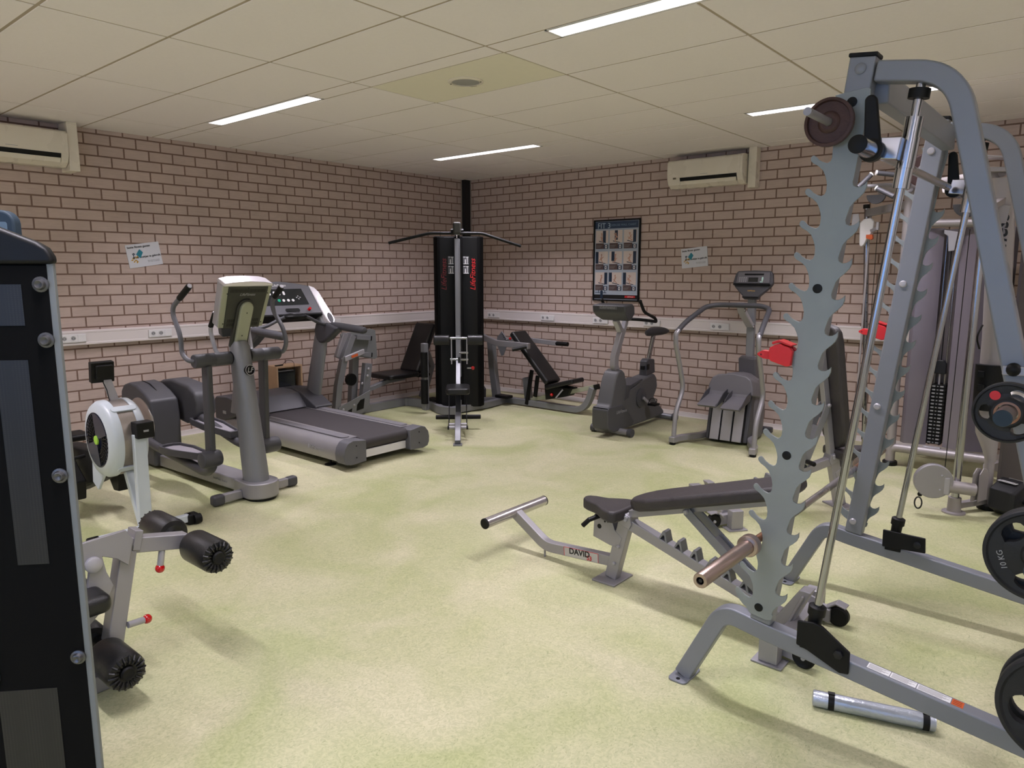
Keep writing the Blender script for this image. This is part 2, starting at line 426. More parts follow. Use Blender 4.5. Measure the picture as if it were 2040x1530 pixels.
t = thing('ceiling_speaker', 'round grey ceiling speaker in a cream ceiling tile', 'speaker', (3.629, -3.793, H))
g = G(); g.rng(-.597, .597, -.301, .301, 0, .01); g.obj('tile', SPTILE, t, bev=.003)
g = G(); g.lathe([(.118, .0), (.118, -.006), (.112, -.010), (.094, -.010), (.092, -.002)], (0, 0, 0), Z, 40); g.obj('ring', CREAM, t)
g = G(); g.lathe([(.092, .0), (.092, -.006), (.06, -.010), (.001, -.012)], (0, 0, 0), Z, 40); g.obj('grille', SPEAKG, t)
g = G()
for a in (25, 205): g.sph((.104 * math.cos(R(a)), .104 * math.sin(R(a)), -.010), .005, 8)
g.obj('screw_pair', BLACK, t)

# corner column with its edge strips, skirting, cable trunking
g = G(); g.rng(-.02, .062, -.115, .02, 0, H + .02); struct(g.obj('trim_2', mat('dark_column', (30, 30, 32), .45)))
g = G(); g.rng(0, .008, -.132, -.115, 0, H); g.rng(.062, .078, -.008, 0, 0, H); struct(g.obj('trim_3', mat('pale_sealant', (150, 138, 128), .7)))
g = G(); g.xz([(0, 0), (.02, 0), (.012, .012), (.010, .05), (0, .052)], RY, -.14)
struct(g.obj('baseboard_left', SKIRTM))
g = G(); g.prism([(0, 0), (-.02, 0), (-.012, .012), (-.010, .05), (0, .052)], (.09, RX), (0, 0, 0), Y, Z); struct(g.obj('baseboard_far', SKIRTM))
tp = [(0, .985), (.052, .985), (.058, .990), (.058, 1.006), (.055, 1.010), (.055, 1.092), (.058, 1.096), (.058, 1.108), (.050, 1.115), (0, 1.115)]
g = G(); g.xz(tp, -7.6, -.062); struct(g.obj('trim_4', TRUNKM, ang=25))
g = G(); g.prism([(-a, b) for a, b in tp], (.062, 7.6), (0, 0, 0), Y, Z); struct(g.obj('trim_5', TRUNKM, ang=25))

def socket(loc, h, label):
    # local x along the wall, y out of it
    t = thing('socket_outlet', label, 'socket', loc, h, 'white socket outlets on the trunking')
    g = G(); g.rng(-.108, .108, 0, .012, -.036, .036); g.obj('plate', WHITE, t, bev=.003)
    g = G(); g.rng(-.104, -.040, .012, .015, -.032, .032)
    g.obj('blank_cover', WHITE, t, bev=.002)
    for x in (-.004, .068):
        g = G(); g.mt(0).lathe([(.026, .012), (.026, .0155), (.021, .0155), (.019, .0125), (.001, .0125)], (x, 0, 0), Y, 24)
        g.mt(1).rng(x - .013, x - .008, .012, .0138, -.003, .003); g.rng(x + .008, x + .013, .012, .0138, -.003, .003)
        g.mt(2).prism(circ(x, 0, .018, 12), (-.0132, -.0128), (0, 0, 0), X, Z)
        g.obj('outlet', [WHITE, BLACK, GRYINK], t)
    return t
SKL = [(-5.105, 'at the left, beside the black machine tower'), (-4.345, 'right of the one beside the black machine tower'), (-3.45, 'behind the elliptical console'), (-2.36, 'on the left wall behind the treadmill console')]
for y, s in SKL: socket((.057, y, 1.05), -90, 'white triple socket outlet ' + s)
for x, s in [(.535, 'just right of the tall black multi gym tower'), (1.465, 'above the incline bench of the multi gym'), (2.277, 'behind the exercise bike console'), (2.98, 'between the bike handlebar and its seat'), (3.805, 'behind the stepper, under its handrail'), (4.84, 'seen right of the hooked rack plate')]:
    socket((x, -.057, 1.046), 180, 'white triple socket outlet ' + s)

# air conditioners with their pipe ducts
def aircon(loc, h, label, dl, mir=1):
    # local x along the wall, y out; body .84 wide .29 high .22 deep
    t = thing('air_conditioner', label, 'air conditioner', loc, h)
    prof = [(0, 0), (.13, -.005), (.19, .03), (.215, .085), (.222, .13), (.222, .262), (.20, .285), (.16, .292), (0, .292)]
    g = G(); g.prism(prof, (-.42, .42), (0, 0, 0), Y, Z); g.obj('body', CREAM, t, bev=.006, seg=3)
    g = G(); g.prism([(.2225, .10), (.2255, .11), (.2255, .255), (.222, .27)], (-.395, .395), (0, 0, 0), Y, Z); g.obj('front_panel', CREAM, t)
    g = G(); g.prism([(.188, .026), (.196, .034), (.2155, .078), (.2195, .098), (.21, .098), (.18, .03)], (-.36, .27), (0, 0, 0), Y, Z); g.obj('outlet_slot', BLACK, t)
    g = G(); g.prism([(.150, .008), (.196, .030), (.212, .062), (.216, .060), (.20, .026), (.152, .003)], (-.355, .265), (0, 0, 0), Y, Z); g.obj('louvre', CREAM, t)
    g = G(); g.box((.33, .2215, .095), (.034, .008, .018)); g.obj('receiver_window', mat('brown_window', (95, 85, 70), .3), t, bev=.001)
    g = G(); g.rng(-.05, .035, .2258, .2268, .118, .121); g.obj('badge', GRYINK, t)
    return t
aircon((3.62, -.001, 2.525), 180, 'white air conditioner on the far wall, right of the corner', 0)
aircon((.001, -5.47, 2.51), -90, 'white air conditioner on the left wall, cut by the frame edge', 0)
g = G(); g.rng(4.052, 4.135, -.105, 0, 2.48, H); tag(g.obj('pipe_duct', CREAM, bev=.004), 'cream pipe duct right of the far wall air conditioner', 'duct')
g = G(); g.rng(0, .20, -5.045, -4.965, 2.475, H); tag(g.obj('pipe_duct', CREAM, bev=.004), 'cream pipe duct beside the left wall air conditioner', 'duct')

# house rule signs
def sign(loc, h, tilt, label):
    t = thing('wall_sign', label, 'sign', loc, h, 'tilted white notice boards'); t.rotation_euler = (0, R(tilt), R(h))
    g = G(); g.rng(-.155, .155, 0, .006, -.107, .107); g.obj('board', mat('notice_white', (214, 216, 224), .4), t, bev=.001)
    text('beste fitness gasten', .027, (.142, .0065, .080), -X, Z, BLKINK, t, align='LEFT', bold=.0006)
    text('er na doekjes te gebruik.', .026, (-.022, .0065, -.016), -X, Z, BLKINK, t, bold=.0006)
    text('Bij de balie kunt u terecht\nvoor vragen en informatie', .0105, (-.075, .0065, -.062), -X, Z, GRYINK, t)
    g = G(); g.prism([(.045, .0), (.005, .045), (-.022, .012), (.012, -.038)], (.0062, .0072), (0, 0, .012), -X, Z, Y)
    g.v = [Vector((-(v.x) - .03 + .005, v.y, v.z)) for v in g.v]
    g.v = [Vector((v.x + .055, v.y, v.z)) for v in g.v]; g.obj('blue_patch', TEAL, t)
    g = G()
    for k in range(9):
        a = k * 1.7; g.prism([(0, 0), (.018, .006), (.027, 0), (.018, -.007)], (.0062, .0070), (.085 + .018 * math.cos(a * 2), 0, -.035 + .010 * math.sin(a)), (math.cos(a), 0, math.sin(a)), (-math.sin(a), 0, math.cos(a)), Y)
    g.obj('flower', YELL, t)
    g = G()
    for k in range(3): g.prism([(0, -.003), (.040, -.002), (.052, .006), (.052, -.006), (0, -.005)], (.0062, .0070), (.085 + .012 * k, 0, -.025), (math.cos(1.2 + .45 * k), 0, math.sin(1.2 + .45 * k)), (-math.sin(1.2 + .45 * k), 0, math.cos(1.2 + .45 * k)), Y)
    g.obj('stem', DKBLUE, t)
    return t
sign((3.45, -.001, 1.788), 180, 5.5, 'tilted white notice with blue patch on the far wall, above the stepper')
sign((.001, -4.413, 1.79), -90, 8.5, 'tilted white notice with blue patch on the left wall')

# framed exercise chart
t = thing('framed_poster', 'black framed exercise wall chart with nine small pictures', 'poster', (2.45, -.001, 1.764), 180)
W2, H2 = .322, .480
g = G()
for a, b, c_, d_ in ((-W2, W2, H2 - .018, H2), (-W2, W2, -H2, -H2 + .018), (-W2, -W2 + .018, -H2, H2), (W2 - .018, W2, -H2, H2)): g.rng(a, b, 0, .026, c_, d_)
g.obj('frame', BLACK, t, bev=.003)
g = G(); g.rng(-W2 + .016, W2 - .016, 0, .012, -H2 + .016, H2 - .016); pr_ = g.obj('print', PAPER, t)
def pq(g, x0, x1, z0, z1, d=.0135): g.rng(-x1, -x0, .010, d, z0, z1)      # x measured left to right as seen
g = G(); pq(g, -W2 + .018, W2 - .03, .375, .458); g.obj('header', NAVYINK, t)
text('FIT 3', .088, (.178, .0140, .408), -X, Z, mat('pale_blue_ink', (170, 190, 205), .4), t, xs=1.0)
text('EXERCISE WALL CHART', .033, (-.085, .0140, .413), -X, Z, mat('mid_blue_ink', (110, 135, 160), .4), t)
g = G(); pq(g, -W2 + .018, W2 - .018, -.455, -.405); g.obj('footer', BLKINK, t)
g = G(); g.prism([(-.125, 0), (.0, 0), (.0, .024), (-.10, .026)], (.0135, .0145), (-.27, 0, -.437), X * -1, Z, Y)
g.v = [Vector((v.x - .0, v.y, v.z)) for v in g.v]
g2 = G(); pq(g2, .13, .27, -.437, -.413, .0142); g2.obj('logo', REDINK, t)
text('LifeFitness', .020, (-.205, .0146, -.425), -X, Z, WHTINK, t, shear=.3)
random.seed(3)
for r_ in range(3):
    for c_ in range(3):
        x0 = -.292 + c_ * .196; z1 = .355 - r_ * .247
        g = G()
        g.mt(0); pq(g, x0, x0 + .175, z1 - .145, z1, .0138)
        dx = x0 + (.10, .07, .125, .0, .03, .13, .13, .0, .0)[r_ * 3 + c_]
        g.mt(2); pq(g, dx, dx + .042, z1 - .143 + .03 * (c_ == 1), z1 - .002, .0142)
        px, pz = x0 + .085, z1 - .085
        g.mt(3)
        for k in range(3):
            a = random.uniform(.6, 2.6); g.prism([(-.036, -.005), (.036, -.004), (.036, .004), (-.036, .006)], (.0142, .0148), (-px, 0, pz - .018 + .02 * k), (math.cos(a), 0, math.sin(a)), (-math.sin(a), 0, math.cos(a)), Y)
        g.prism(circ(0, 0, .009, 10), (.0142, .0148), (-px, 0, pz + .046), X, Z, Y)
        g.mt(2); g.prism([(-.05, -.004), (.05, -.006), (.05, .004), (-.05, .003)], (.0140, .0146), (-px - .01, 0, pz - .048), (.97, 0, .2), (-.2, 0, .97), Y)
        g.mt(1); pq(g, x0, x0 + .115, z1 - .215, z1 - .15, .0140)
        g.mt(2); pq(g, x0 + .115, x0 + .175, z1 - .215, z1 - .165, .0140); g.mt(4)
        pq(g, x0 + .133, x0 + .160, z1 - .208, z1 - .172, .0146)
        g.mt(2); pq(g, x0 + .141, x0 + .152, z1 - .200, z1 - .180, .0150)
        g.mt(5)
        for k in range(3): pq(g, x0 + .008, x0 + .09 - .01 * k, z1 - .175 - k * .012, z1 - .172 - k * .012, .0144)
        g.obj('exercise_picture', [PHOTO, BROWNI, DKBLUE, PEACH, WHTINK, GRYINK], t)
g = G(); pq(g, -.212, -.186, -.40, -.375, .0142); pq(g, -.216, -.180, -.45, -.36, .0139); pq(g, -.29, -.22, -.385, -.378, .0142); pq(g, -.18, -.13, -.388, -.380, .0142)
pq(g, -.245, -.238, -.385, -.345, .0142); pq(g, -.155, -.148, -.385, -.345, .0142); pq(g, -.206, -.192, -.375, -.345, .0140)
g.obj('machine_drawing', DKBLUE, t)
g = G()
for k in range(3): pq(g, -.05, .20 - .05 * (k % 2), -.305 - .03 * k, -.302 - .03 * k, .0140)
g.obj('small_print', GRYINK, t)

# ------------------------------------------------------------------ treadmill (world coordinates along X)
t = thing('treadmill', 'grey treadmill with wide console, its deck end towards the room centre', 'treadmill', (1.28, -3.465, 0))
yc = -3.465
def wo(g, name, m, par, **k): return g.obj(name, m, par, world=True, **k)
g = G(); g.rng(.40, 2.20, yc - .30, yc + .30, .045, .075)
for s in (-1, 1): g.rng(.35, 2.18, yc + s * .34, yc + s * .30, .04, .12); g.rng(.3, .8, yc + s * .38, yc + s * .2, .03, .12)
wo(g, 'base_frame', CHAR, t)
for s in (-1, 1):
    prof = [(.245, .245), (.36, .240), (.415, .228), (.452, .190), (.466, .140), (.462, .095), (.445, .062), (.40, .048), (.245, .055)]
    g = G(); g.prism([(s * a, b) for a, b in prof], (.30, 2.225), (0, yc, 0), Y, Z); wo(g, 'side_rail', SILVER, t, ang=40)
    g = G(); g.prism(rrect(.62, 2.19, yc + s * .325 - .042, yc + s * .325 + .042, .03), (.243, .249), (0, 0, 0), X, Y)
    fp = wo(g, 'foot_strip', mat('ribbed_grey', (112, 110, 114), .7, 0, .25, 120, .8, 120), t)
    prof = [(.245, .232), (.38, .250), (.43, .235), (.466, .190), (.478, .140), (.474, .090), (.455, .055), (.40, .042), (.245, .050)]
    g = G(); g.prism([(s * a, b) for a, b in prof], (2.225, 2.352), (0, yc, 0), Y, Z); cap = wo(g, 'end_cap', MGREY, t, bev=.008, seg=3)
    g = G()
    for z in (.10, .20): g.cyl((2.348, yc + s * .35, z), (2.3545, yc + s * .35, z), .006, n=10)
    o_ = wo(g, 'screw_pair', BLACK, t)
g = G()
path = [(.60, .238), (2.27, .238)] + [(2.27 + .05 * math.sin(R(a)), .188 + .05 * math.cos(R(a))) for a in range(15, 181, 15)] + [(.60, .138)]
outer = [(x, z) for x, z in path]
g.xz(outer, yc - .255, yc + .255); wo(g, 'running_belt', BELT, t, ang=40)
g = G(); g.rng(2.255, 2.285, yc - .30, yc + .30, .06, .13); wo(g, 'rear_panel', WHITE, t, bev=.004)
g = G(); g.rng(.60, 2.27, yc - .262, yc + .262, .14, .185); wo(g, 'deck_board', CHAR, t)
text('LifeFitness', .052, (1.93, yc - .4665, .140), X, Z, GRYINK, t, world=True, shear=.35, ext=.002)
# motor hood
g = G(); g.xz([(.24, .17), (.24, .385), (.27, .402), (.46, .405), (.60, .385), (.73, .262), (.74, .245), (.30, .17)], yc - .30, yc + .30)
wo(g, 'motor_hood', MGREY, t, bev=.01, seg=3)
for s in (-1, 1):
    g = G(); g.xz([(.22, .17), (.22, .375), (.25, .40), (.47, .415), (.62, .395), (.80, .315), (.90, .270), (.905, .245), (.62, .235), (.4, .17)], *(sorted((yc + s * .255, yc + s * .465))))
    hw = wo(g, 'hood_shoulder', DGREY, t, bev=.014, seg=3)
g = G(); g.rng(.38, .44, yc - .4655, yc - .468, .24, .27); wo(g, 'power_badge', GRYINK, t)
# uprights
for s in (-1, 1):
    y0 = yc + s * .425
    g = G(); g.ellt([((.60, y0, .27), .115, .052), ((.70, y0, .62), .108, .050), ((.80, y0, .96), .100, .048), ((.87, y0, 1.16), .085, .045)], X, Y, 24)
    wo(g, 'upright', GREYP, t)
    g = G(); g.xz([(.74, 1.03), (.775, .94), (.82, .905), (.88, .91), (.98, .955), (1.10, 1.035), (1.14, 1.08), (.95, 1.12), (.78, 1.12)], y0 - .05, y0 + .05)
    pod = wo(g, 'arm_pod', DGREY, t, bev=.025, seg=4)
    g = G(); g.tube([(.92, y0 + s * .01, 1.095), (1.10, y0 + s * .02, 1.088), (1.30, y0 + s * .02, 1.078), (1.47, y0 + s * .02, 1.068), (1.50, y0 + s * .02, 1.067), (1.512, y0 + s * .02, 1.066)], [.034, .038, .038, .036, .028, .008], 16)
    wo(g, 'arm_rest', DGREY, t)
g = G()
hb = fillet([(.93, yc - .40, 1.10), (.97, yc - .30, 1.12), (1.00, yc - .12, 1.205), (1.0, yc, 1.21), (1.00, yc + .12, 1.205), (.97, yc + .30, 1.12), (.93, yc + .40, 1.10)], .08, 6)
g.tube(hb, .017, 12); wo(g, 'crossbar', DGREY, t)
g = G(); g.sph((1.0, yc, 1.205), .125, 28, (.72, 1, .28)); hd = wo(g, 'heart_rate_disc', BLACK, t)
g = G(); g.sph((1.02, yc, 1.232), .055, 20, (.8, 1, .25)); wo(g, 'disc_grip', DGREY, t)
# console
cs = Vector((-.53, 0, .848)); cn = Vector((.848, 0, .53)); cO = Vector((.965, yc, 1.135))
def arch(y): return .478 - .30 * y * y - .06 * abs(y)
top = [(y / 100, arch(y / 100)) for y in range(34, -35, -4)]
g = G(); g.prism([(-.40, .10), (.40, .10), (.34, arch(.34))] + top[1:-1] + [(-.34, arch(-.34))], (-.05, 0), cO, Y, cs, cn); wo(g, 'console', MGREY, t, bev=.012, seg=3)
for s in (-1, 1):
    g = G(); w_ = [(.335, arch(.34)), (.39, .395), (.425, .34), (.485, .06), (.490, .02), (.475, -.02), (.44, -.035), (.405, -.02), (.385, .03), (.372, .12)]
    g.prism([(s * a, b) for a, b in w_], (-.06, .012), cO, Y, cs, cn); wo(g, 'console_wing', mat('bright_silver', (215, 212, 216), .3, .3), t, bev=.01, seg=3)
    g = G(); g.prism(circ(s * .437, .035, .030, 24, .058), (.0, .016), cO, Y, cs, cn); wo(g, 'cup_insert', DGREY, t, bev=.004)
g = G(); g.prism([(-.26, .205), (.26, .205), (.235, .385), (-.235, .385)], (0, .004), cO, Y, cs, cn); dsp = wo(g, 'display', GLASSY, t)
g = G()
for k in range(5): g.prism(rrect(-.20 + k * .052, -.178 + k * .052, .315, .358, .0105), (.004, .007), cO, Y, cs, cn)
for k in (-.01, .042, .094): g.prism(circ(k, .255, .0145, 16), (.004, .007), cO, Y, cs, cn)
wo(g, 'button_set', WHITE, t)
g = G(); g.prism(circ(-.060, .255, .016, 16), (.004, .008), cO, Y, cs, cn); wo(g, 'start_button', GREENB, t)
g = G()
for a, b in ((0, .016), (0, -.016), (.019, 0), (-.019, 0)): g.prism(circ(.165 + a, .285 + b, .008, 12, .007), (.004, .006), cO, Y, cs, cn)
wo(g, 'arrow_pad', GRYINK, t)
g = G(); g.prism(rrect(-.03, .13, .125, .165, .018), (.0, .003), cO, Y, cs, cn); wo(g, 'console_slot', BLACK, t)
g = G(); g.cyl(cO + Y * .235 + cs * .145, cO + Y * .235 + cs * .145 + cn * .03, .016, .014, 16); wo(g, 'stop_button', REDB, t)
g = G(); g.prism([(-.385, .085), (.385, .085), (.36, .11), (-.36, .11)], (-.14, .0), cO, Y, cs, cn); wo(g, 'console_underside', BLACK, t, bev=.01)
text('LifeFitness', .036, cO + cs * .428 + cn * .001, Y, cs, WHTINK, t, world=True, shear=.3)
for s in (-1, 1):
    g = G(); g.ellt([((.86, yc + s * .40, 1.12), .07, .045), ((.80, yc + s * .37, 1.26), .055, .04)], X, Y, 16); wo(g, 'console_neck', GREYP, t)
for x, s in ((2.05, -1), (2.05, 1), (.45, -1), (.45, 1)):
    g = G(); g.lathe([(.05, 0), (.05, .006), (.03, .012), (.012, .016), (.012, .06)], (x, yc + s * (.40 if x > 1 else .36), 0), Z, 20)
    g.rng(x - .02, x + .02, yc + s * .30, yc + s * (.42 if x > 1 else .37), .05, .065); wo(g, 'levelling_foot', BLACK, t)

# wooden box with a small computer
t = thing('wooden_crate', 'open pine box by the left wall, seen between treadmill posts', 'box', (.20, -3.02, 0))
t.location = (.11, -3.05, 0)
g = G()
for y in (-3.205, -2.905): g.rng(.012, .212, y - .009, y + .009, 0, .60)
g.rng(.012, .212, -3.214, -2.896, .60, .618); g.rng(.012, .212, -3.196, -2.914, .0, .018); g.rng(.022, .034, -3.196, -2.914, .018, .60)
g.rng(.18, .205, -2.965, -2.915, .30, .335)
g.obj('carcass', WOOD, t, world=True, bev=.001)
t = thing('computer_tower', 'black computer case inside the pine box', 'computer', (.12, -3.088, .0185))
g = G(); g.rng(-.075, .075, -.105, .115, 0, .54); g.obj('case', BLACK, t, bev=.004)
g = G(); g.rng(.075, .078, -.09, .10, .02, .52); g.obj('front_cover', GLASSY, t)
g = G(); g.rng(-.06, .07, -.09, .1, .541, .548); g.obj('top_cover', GRYINK, t)
t = thing('remote_control', 'small black remote control lying on the pine box', 'remote', (.16, -3.15, .618), 100)
g = G(); g.rng(-.05, .05, -.012, .012, 0, .014); g.obj('body', BLACK, t, bev=.003)
g = G()
for k in range(5): g.rng(-.035 + k * .015, -.028 + k * .015, -.006, .006, .014, .016)
g.obj('button_set', GRYINK, t)
g = G(); g.tube(fillet([(.12, -3.08, .625), (.08, -3.0, .665), (.11, -2.95, .655), (.19, -2.98, .63), (.218, -3.0, .622), (.222, -3.0, .54)], .04), .0028, 6)
tag(g.obj('power_cable', BLACK), 'thin black cable looping over the pine box', 'cable')

# ------------------------------------------------------------------ elliptical trainer (local: x to the post foot, z up)
t = thing('elliptical_trainer', 'grey elliptical cross trainer with two pedals, its console seen from behind', 'elliptical trainer', (2.38, -4.74, 0), 2)
g = G(); g.xz([(-1.44, .02), (-1.42, .115), (-.10, .128), (-.10, .03)], -.085, .085); g.obj('base_rail', SILVER, t, bev=.012, seg=3)
g = G(); st = [(.17 - .12 + .12 * math.cos(R(a)) if math.cos(R(a)) > 0 else -.02, .125 * math.sin(R(a))) for a in range(-90, 91, 12)]
g.prism([(-.13, -.115)] + st + [(-.13, .115)], (.018, .132), (0, 0, 0), X, Y); bb = g.obj('post_socket', SILVER, t, bev=.01, seg=3)
g = G(); g.prism([(-.13, -.10)] + [(a - .01, b * .85) for a, b in st] + [(-.13, .10)], (0, .02), (0, 0, 0), X, Y); g.obj('socket_foot', BLACK, t)
g = G(); g.rp([(-.02, -.31, .045), (-.02, .31, .045)], .06, .05, Z); g.obj('stabilizer', SILVER, t, bev=.008)
for s in (-1, 1):
    g = G(); g.rp([(-.02, s * .255, .042), (-.02, s * .345, .042)], .075, .068, Z); g.obj('stabilizer_cap', DGREY, t, bev=.02, seg=3)
g = G(); g.ellt([((-.005, 0, .12), .108, .085), ((-.04, 0, .40), .103, .080), ((-.085, 0, .75), .092, .072), ((-.13, 0, 1.10), .085, .066), ((-.135, 0, 1.14), .06, .05)], X, Y, 32)
post = g.obj('post', GREYP, t)
g = G(); g.lathe([(.001, 0), (.028, 0), (.034, .004), (.034, .010), (.03, .012)], (-.0, 0, .92), X, 28)
g.v = [Vector((v.x + .004, v.y, v.z)) for v in g.v]
bd = G(); bd.lathe([(.034, -.02), (.036, .0), (.034, .008), (.028, .008), (.028, .002), (.001, .002)], (-.012, 0, .935), (1, 0, .11), 32); bd.obj('badge', BLACK, t)
text('LF', .050, (-.0055, 0, .935), Y, Z, GRYINK, t, shear=.25, bold=.001)
g = G(); g.lathe([(.036, .006), (.038, .010), (.034, .011), (.033, .007)], (-.012, 0, .935), (1, 0, .11), 32, cap=False); g.obj('badge_ring', LGREY, t)
# cross tube, swing arms
for s, x0 in ((-1, -.14), (1, -.165)):
    g = G(); g.lathe([(.03, -.002), (.046, 0), (.048, .01), (.048, .118), (.046, .122), (.048, .126), (.048, .262), (.044, .268), (.001, .268)], (x0, s * .075, 1.02), (0, s, 0), 28); g.obj('pivot_tube', DGREY, t)
g = G(); g.cyl((-.14, -.09, 1.02), (-.16, .09, 1.02), .047); g.obj('pivot_core', BLACK, t)
def arm(s, xt, xb, zb):
    g = G(); g.rp([(xt, s * .25, .985), (xb, s * .25, zb + .03)], .042, .085, Y); g.obj('swing_arm', DGREY, t, bev=.012, seg=3)
    g = G(); g.lathe([(.035, -.055), (.055, -.048), (.060, -.03), (.060, .075), (.055, .088), (.03, .094), (.001, .094)], (xb + .03, s * .25, zb), (0, s, 0), 28); g.obj('arm_joint', DGREY, t)
arm(-1, -.14, -.165, .315); arm(1, -.23, -.262, .30)
def lever(s, pts): g = G(); g.tube(fillet(pts, .1, 7), .034, 14); g.obj('pedal_lever', DGREY, t)
lever(-1, [(-1.40, -.17, .29), (-1.15, -.19, .245), (-.60, -.20, .195), (-.30, -.22, .175), (-.16, -.25, .24), (-.13, -.25, .31)])
lever(1, [(-1.30, .22, .475), (-1.05, .20, .40), (-.55, .20, .28), (-.34, .22, .255), (-.235, .25, .30)])
def pedal(s, x0, x1, z0, z1):
    # rimmed tray
    yc_ = s * .195; n = (x1 - x0)
    ol = [(x0 + .02, -.075), (x0, -.03), (x0, .04), (x0 + .04, .085), (x0 + n * .45, .095), (x0 + n * .8, .06), (x1, .045), (x1, -.045), (x0 + n * .8, -.065), (x0 + n * .45, -.095), (x0 + .08, -.09)]
    sl = (z1 - z0) / n
    f = lambda x, d: z0 + (x - x0) * sl + d
    g = G(); cx_ = (x0 + x1) / 2
    ins = [((x - cx_) * .9 + cx_, y * .84) for x, y in ol]
    def ring(p, d): return [Vector((x, yc_ + y, f(x, d))) for x, y in p]
    g.loft([ring(ins, -.028), ring(ol, -.022), ring(ol, .028), ring(ins, .028), ring(ins, .006)], cap=True); p_ = g.obj('pedal', DGREY, t, bev=.002)
    g = G(); g.loft([ring([((x - cx_) * .97 + cx_, y * .97) for x, y in ins], .006), ring([((x - cx_) * .96 + cx_, y * .95) for x, y in ins], .010)]); q_ = g.obj('grip_pad', TREAD, t)
pedal(-1, -.93, -.36, .265, .285); pedal(1, -1.18, -.58, .395, .345)
# handles
def handle(s, pts, grip):
    P = fillet(pts, .06, 6); g = G(); g.tube(P, .0165, 12); g.obj('handlebar', MGREY, t)
    g = G(); a, b = P[-1], P[-1] + (P[-2] - P[-1]).normalized() * 0
    d = (Vector(pts[-1]) - Vector(pts[-2])).normalized(); e = Vector(pts[-1])
    g.tube([e - d * grip, e - d * .004, e + d * .004], [.0215, .0215, .018], 14); g.obj('handle_grip', BLACK, t)
    g = G(); g.cyl(e + d * .003, e + d * .008, .0165, .015, 14); g.obj('grip_cap', LGREY, t)
handle(-1, [(-.14, -.335, 1.02), (-.17, -.365, 1.025), (-.245, -.37, 1.07), (-.238, -.37, 1.19), (-.335, -.365, 1.33), (-.33, -.365, 1.39), (-.095, -.36, 1.535)], .16)
handle(1, [(-.17, .335, 1.02), (-.12, .36, 1.03), (-.075, .36, 1.10), (-.095, .35, 1.21), (-.20, .34, 1.34), (-.21, .34, 1.41), (-.08, .34, 1.52)], .12)
for s in (-1, 1):
    g = G(); g.tube(fillet([(-.16, s * .11, 1.03), (-.20, s * .14, 1.06), (-.25, s * .15, 1.22), (-.16, s * .15, 1.35)], .05), .0145, 12); g.obj('fixed_handle', LGREY, t)
    g = G(); g.tube([(-.235, s * .15, 1.245), (-.165, s * .15, 1.345)], .018, 12); g.obj('fixed_grip', BLACK, t)
# console
u0 = Vector((-.10, 0, 1.238)); ku = Vector((.145, 0, .325)).normalized(); kn = Vector((ku.z, 0, -ku.x))
g = G(); g.prism([(-.175, 0), (.175, 0), (.19, .33), (.12, .345), (0, .352), (-.12, .345), (-.19, .33)], (-.085, -.012), u0, Y, ku, kn); g.obj('console_shell', LGREY, t, bev=.014, seg=3)
g = G(); g.prism([(-.172, .004), (.172, .004), (.187, .322), (-.187, .322)], (-.012, .004), u0, Y, ku, kn); g.obj('side_strip', SAGE, t, bev=.003)
g = G(); g.prism([(-.135, .0), (.140, .0), (.155, .318), (-.150, .318)], (.0, .010), u0, Y, ku, kn); bk = g.obj('back_cover', DARKOL, t, bev=.002)
g = G()
for k in range(26): g.prism([(-.133 + k * .0105, .278), (-.129 + k * .0105, .278), (-.129 + k * .0105, .303), (-.133 + k * .0105, .303)], (.010, .0108), u0, Y, ku, kn)
for j in range(2):
    for k in range(8):
        for o_ in ((-.118, .065)): g.prism([(o_ + k * .0078, .018 + j * .03), (o_ + .0035 + k * .0078, .018 + j * .03), (o_ + .0035 + k * .0078, .042 + j * .03), (o_ + k * .0078, .042 + j * .03)], (.010, .0108), u0, Y, ku, kn)
g.obj('vent_slots', BLACK, t)
g = G(); g.prism([(-.19, .325), (.19, .325), (.185, .345), (.12, .358), (0, .364), (-.12, .358), (-.185, .345)], (-.09, .012), u0, Y, ku, kn); g.obj('top_trim', mat('bright_silver2', (222, 218, 224), .25, .4), t, bev=.006)
text('LifeFitness', .028, u0 + ku * .262 + kn * .0105 + Y * .0, Y, ku, GRYINK, t, shear=.3)
g = G(); g.prism([(-.068, -.15), (.068, -.15), (.066, .16)] + [(.066 * math.cos(R(a)), .16 + .07 * math.sin(R(a))) for a in range(15, 166, 15)] + [(-.066, .16)], (-.005, .026), u0, Y, ku, kn); g.obj('neck_surround', DARKOL, t, bev=.008, seg=3)
g = G(); g.prism([(-.045, -.165), (.047, -.165), (.050, .16)] + [(.050 * math.cos(R(a)), .16 + .055 * math.sin(R(a))) for a in range(15, 166, 15)] + [(-.050, .16)], (-.01, .045), u0, Y, ku, kn); g.obj('console_neck', SAGE, t, bev=.012, seg=3)
g = G()
for a, b in ((.0, .135), (-.005, -.045)): g.cyl(u0 + Y * a + ku * b + kn * .044, u0 + Y * a + ku * b + kn * .0462, .0045, n=10)
for a, b in ((-.155, .27), (.158, .27), (-.148, .04), (.148, .04), (0, .31)): g.cyl(u0 + Y * a + ku * b + kn * .009, u0 + Y * a + ku * b + kn * .0115, .004, n=10)
g.obj('screw_set', BLACK, t)
g = G(); g.ellt([((-.13, 0, 1.06), .085, .06), ((-.155, 0, 1.11), .07, .055), ((-.15, 0, 1.17), .035, .045)], X, Y, 20); g.obj('neck_base', SAGE, t)
g = G(); g.prism([(-.06, 0), (.06, 0), (.09, .10), (-.09, .10)], (-.16, -.10), u0 - ku * .13, Y, ku, kn); g.obj('bottle_shelf', DGREY, t, bev=.01)
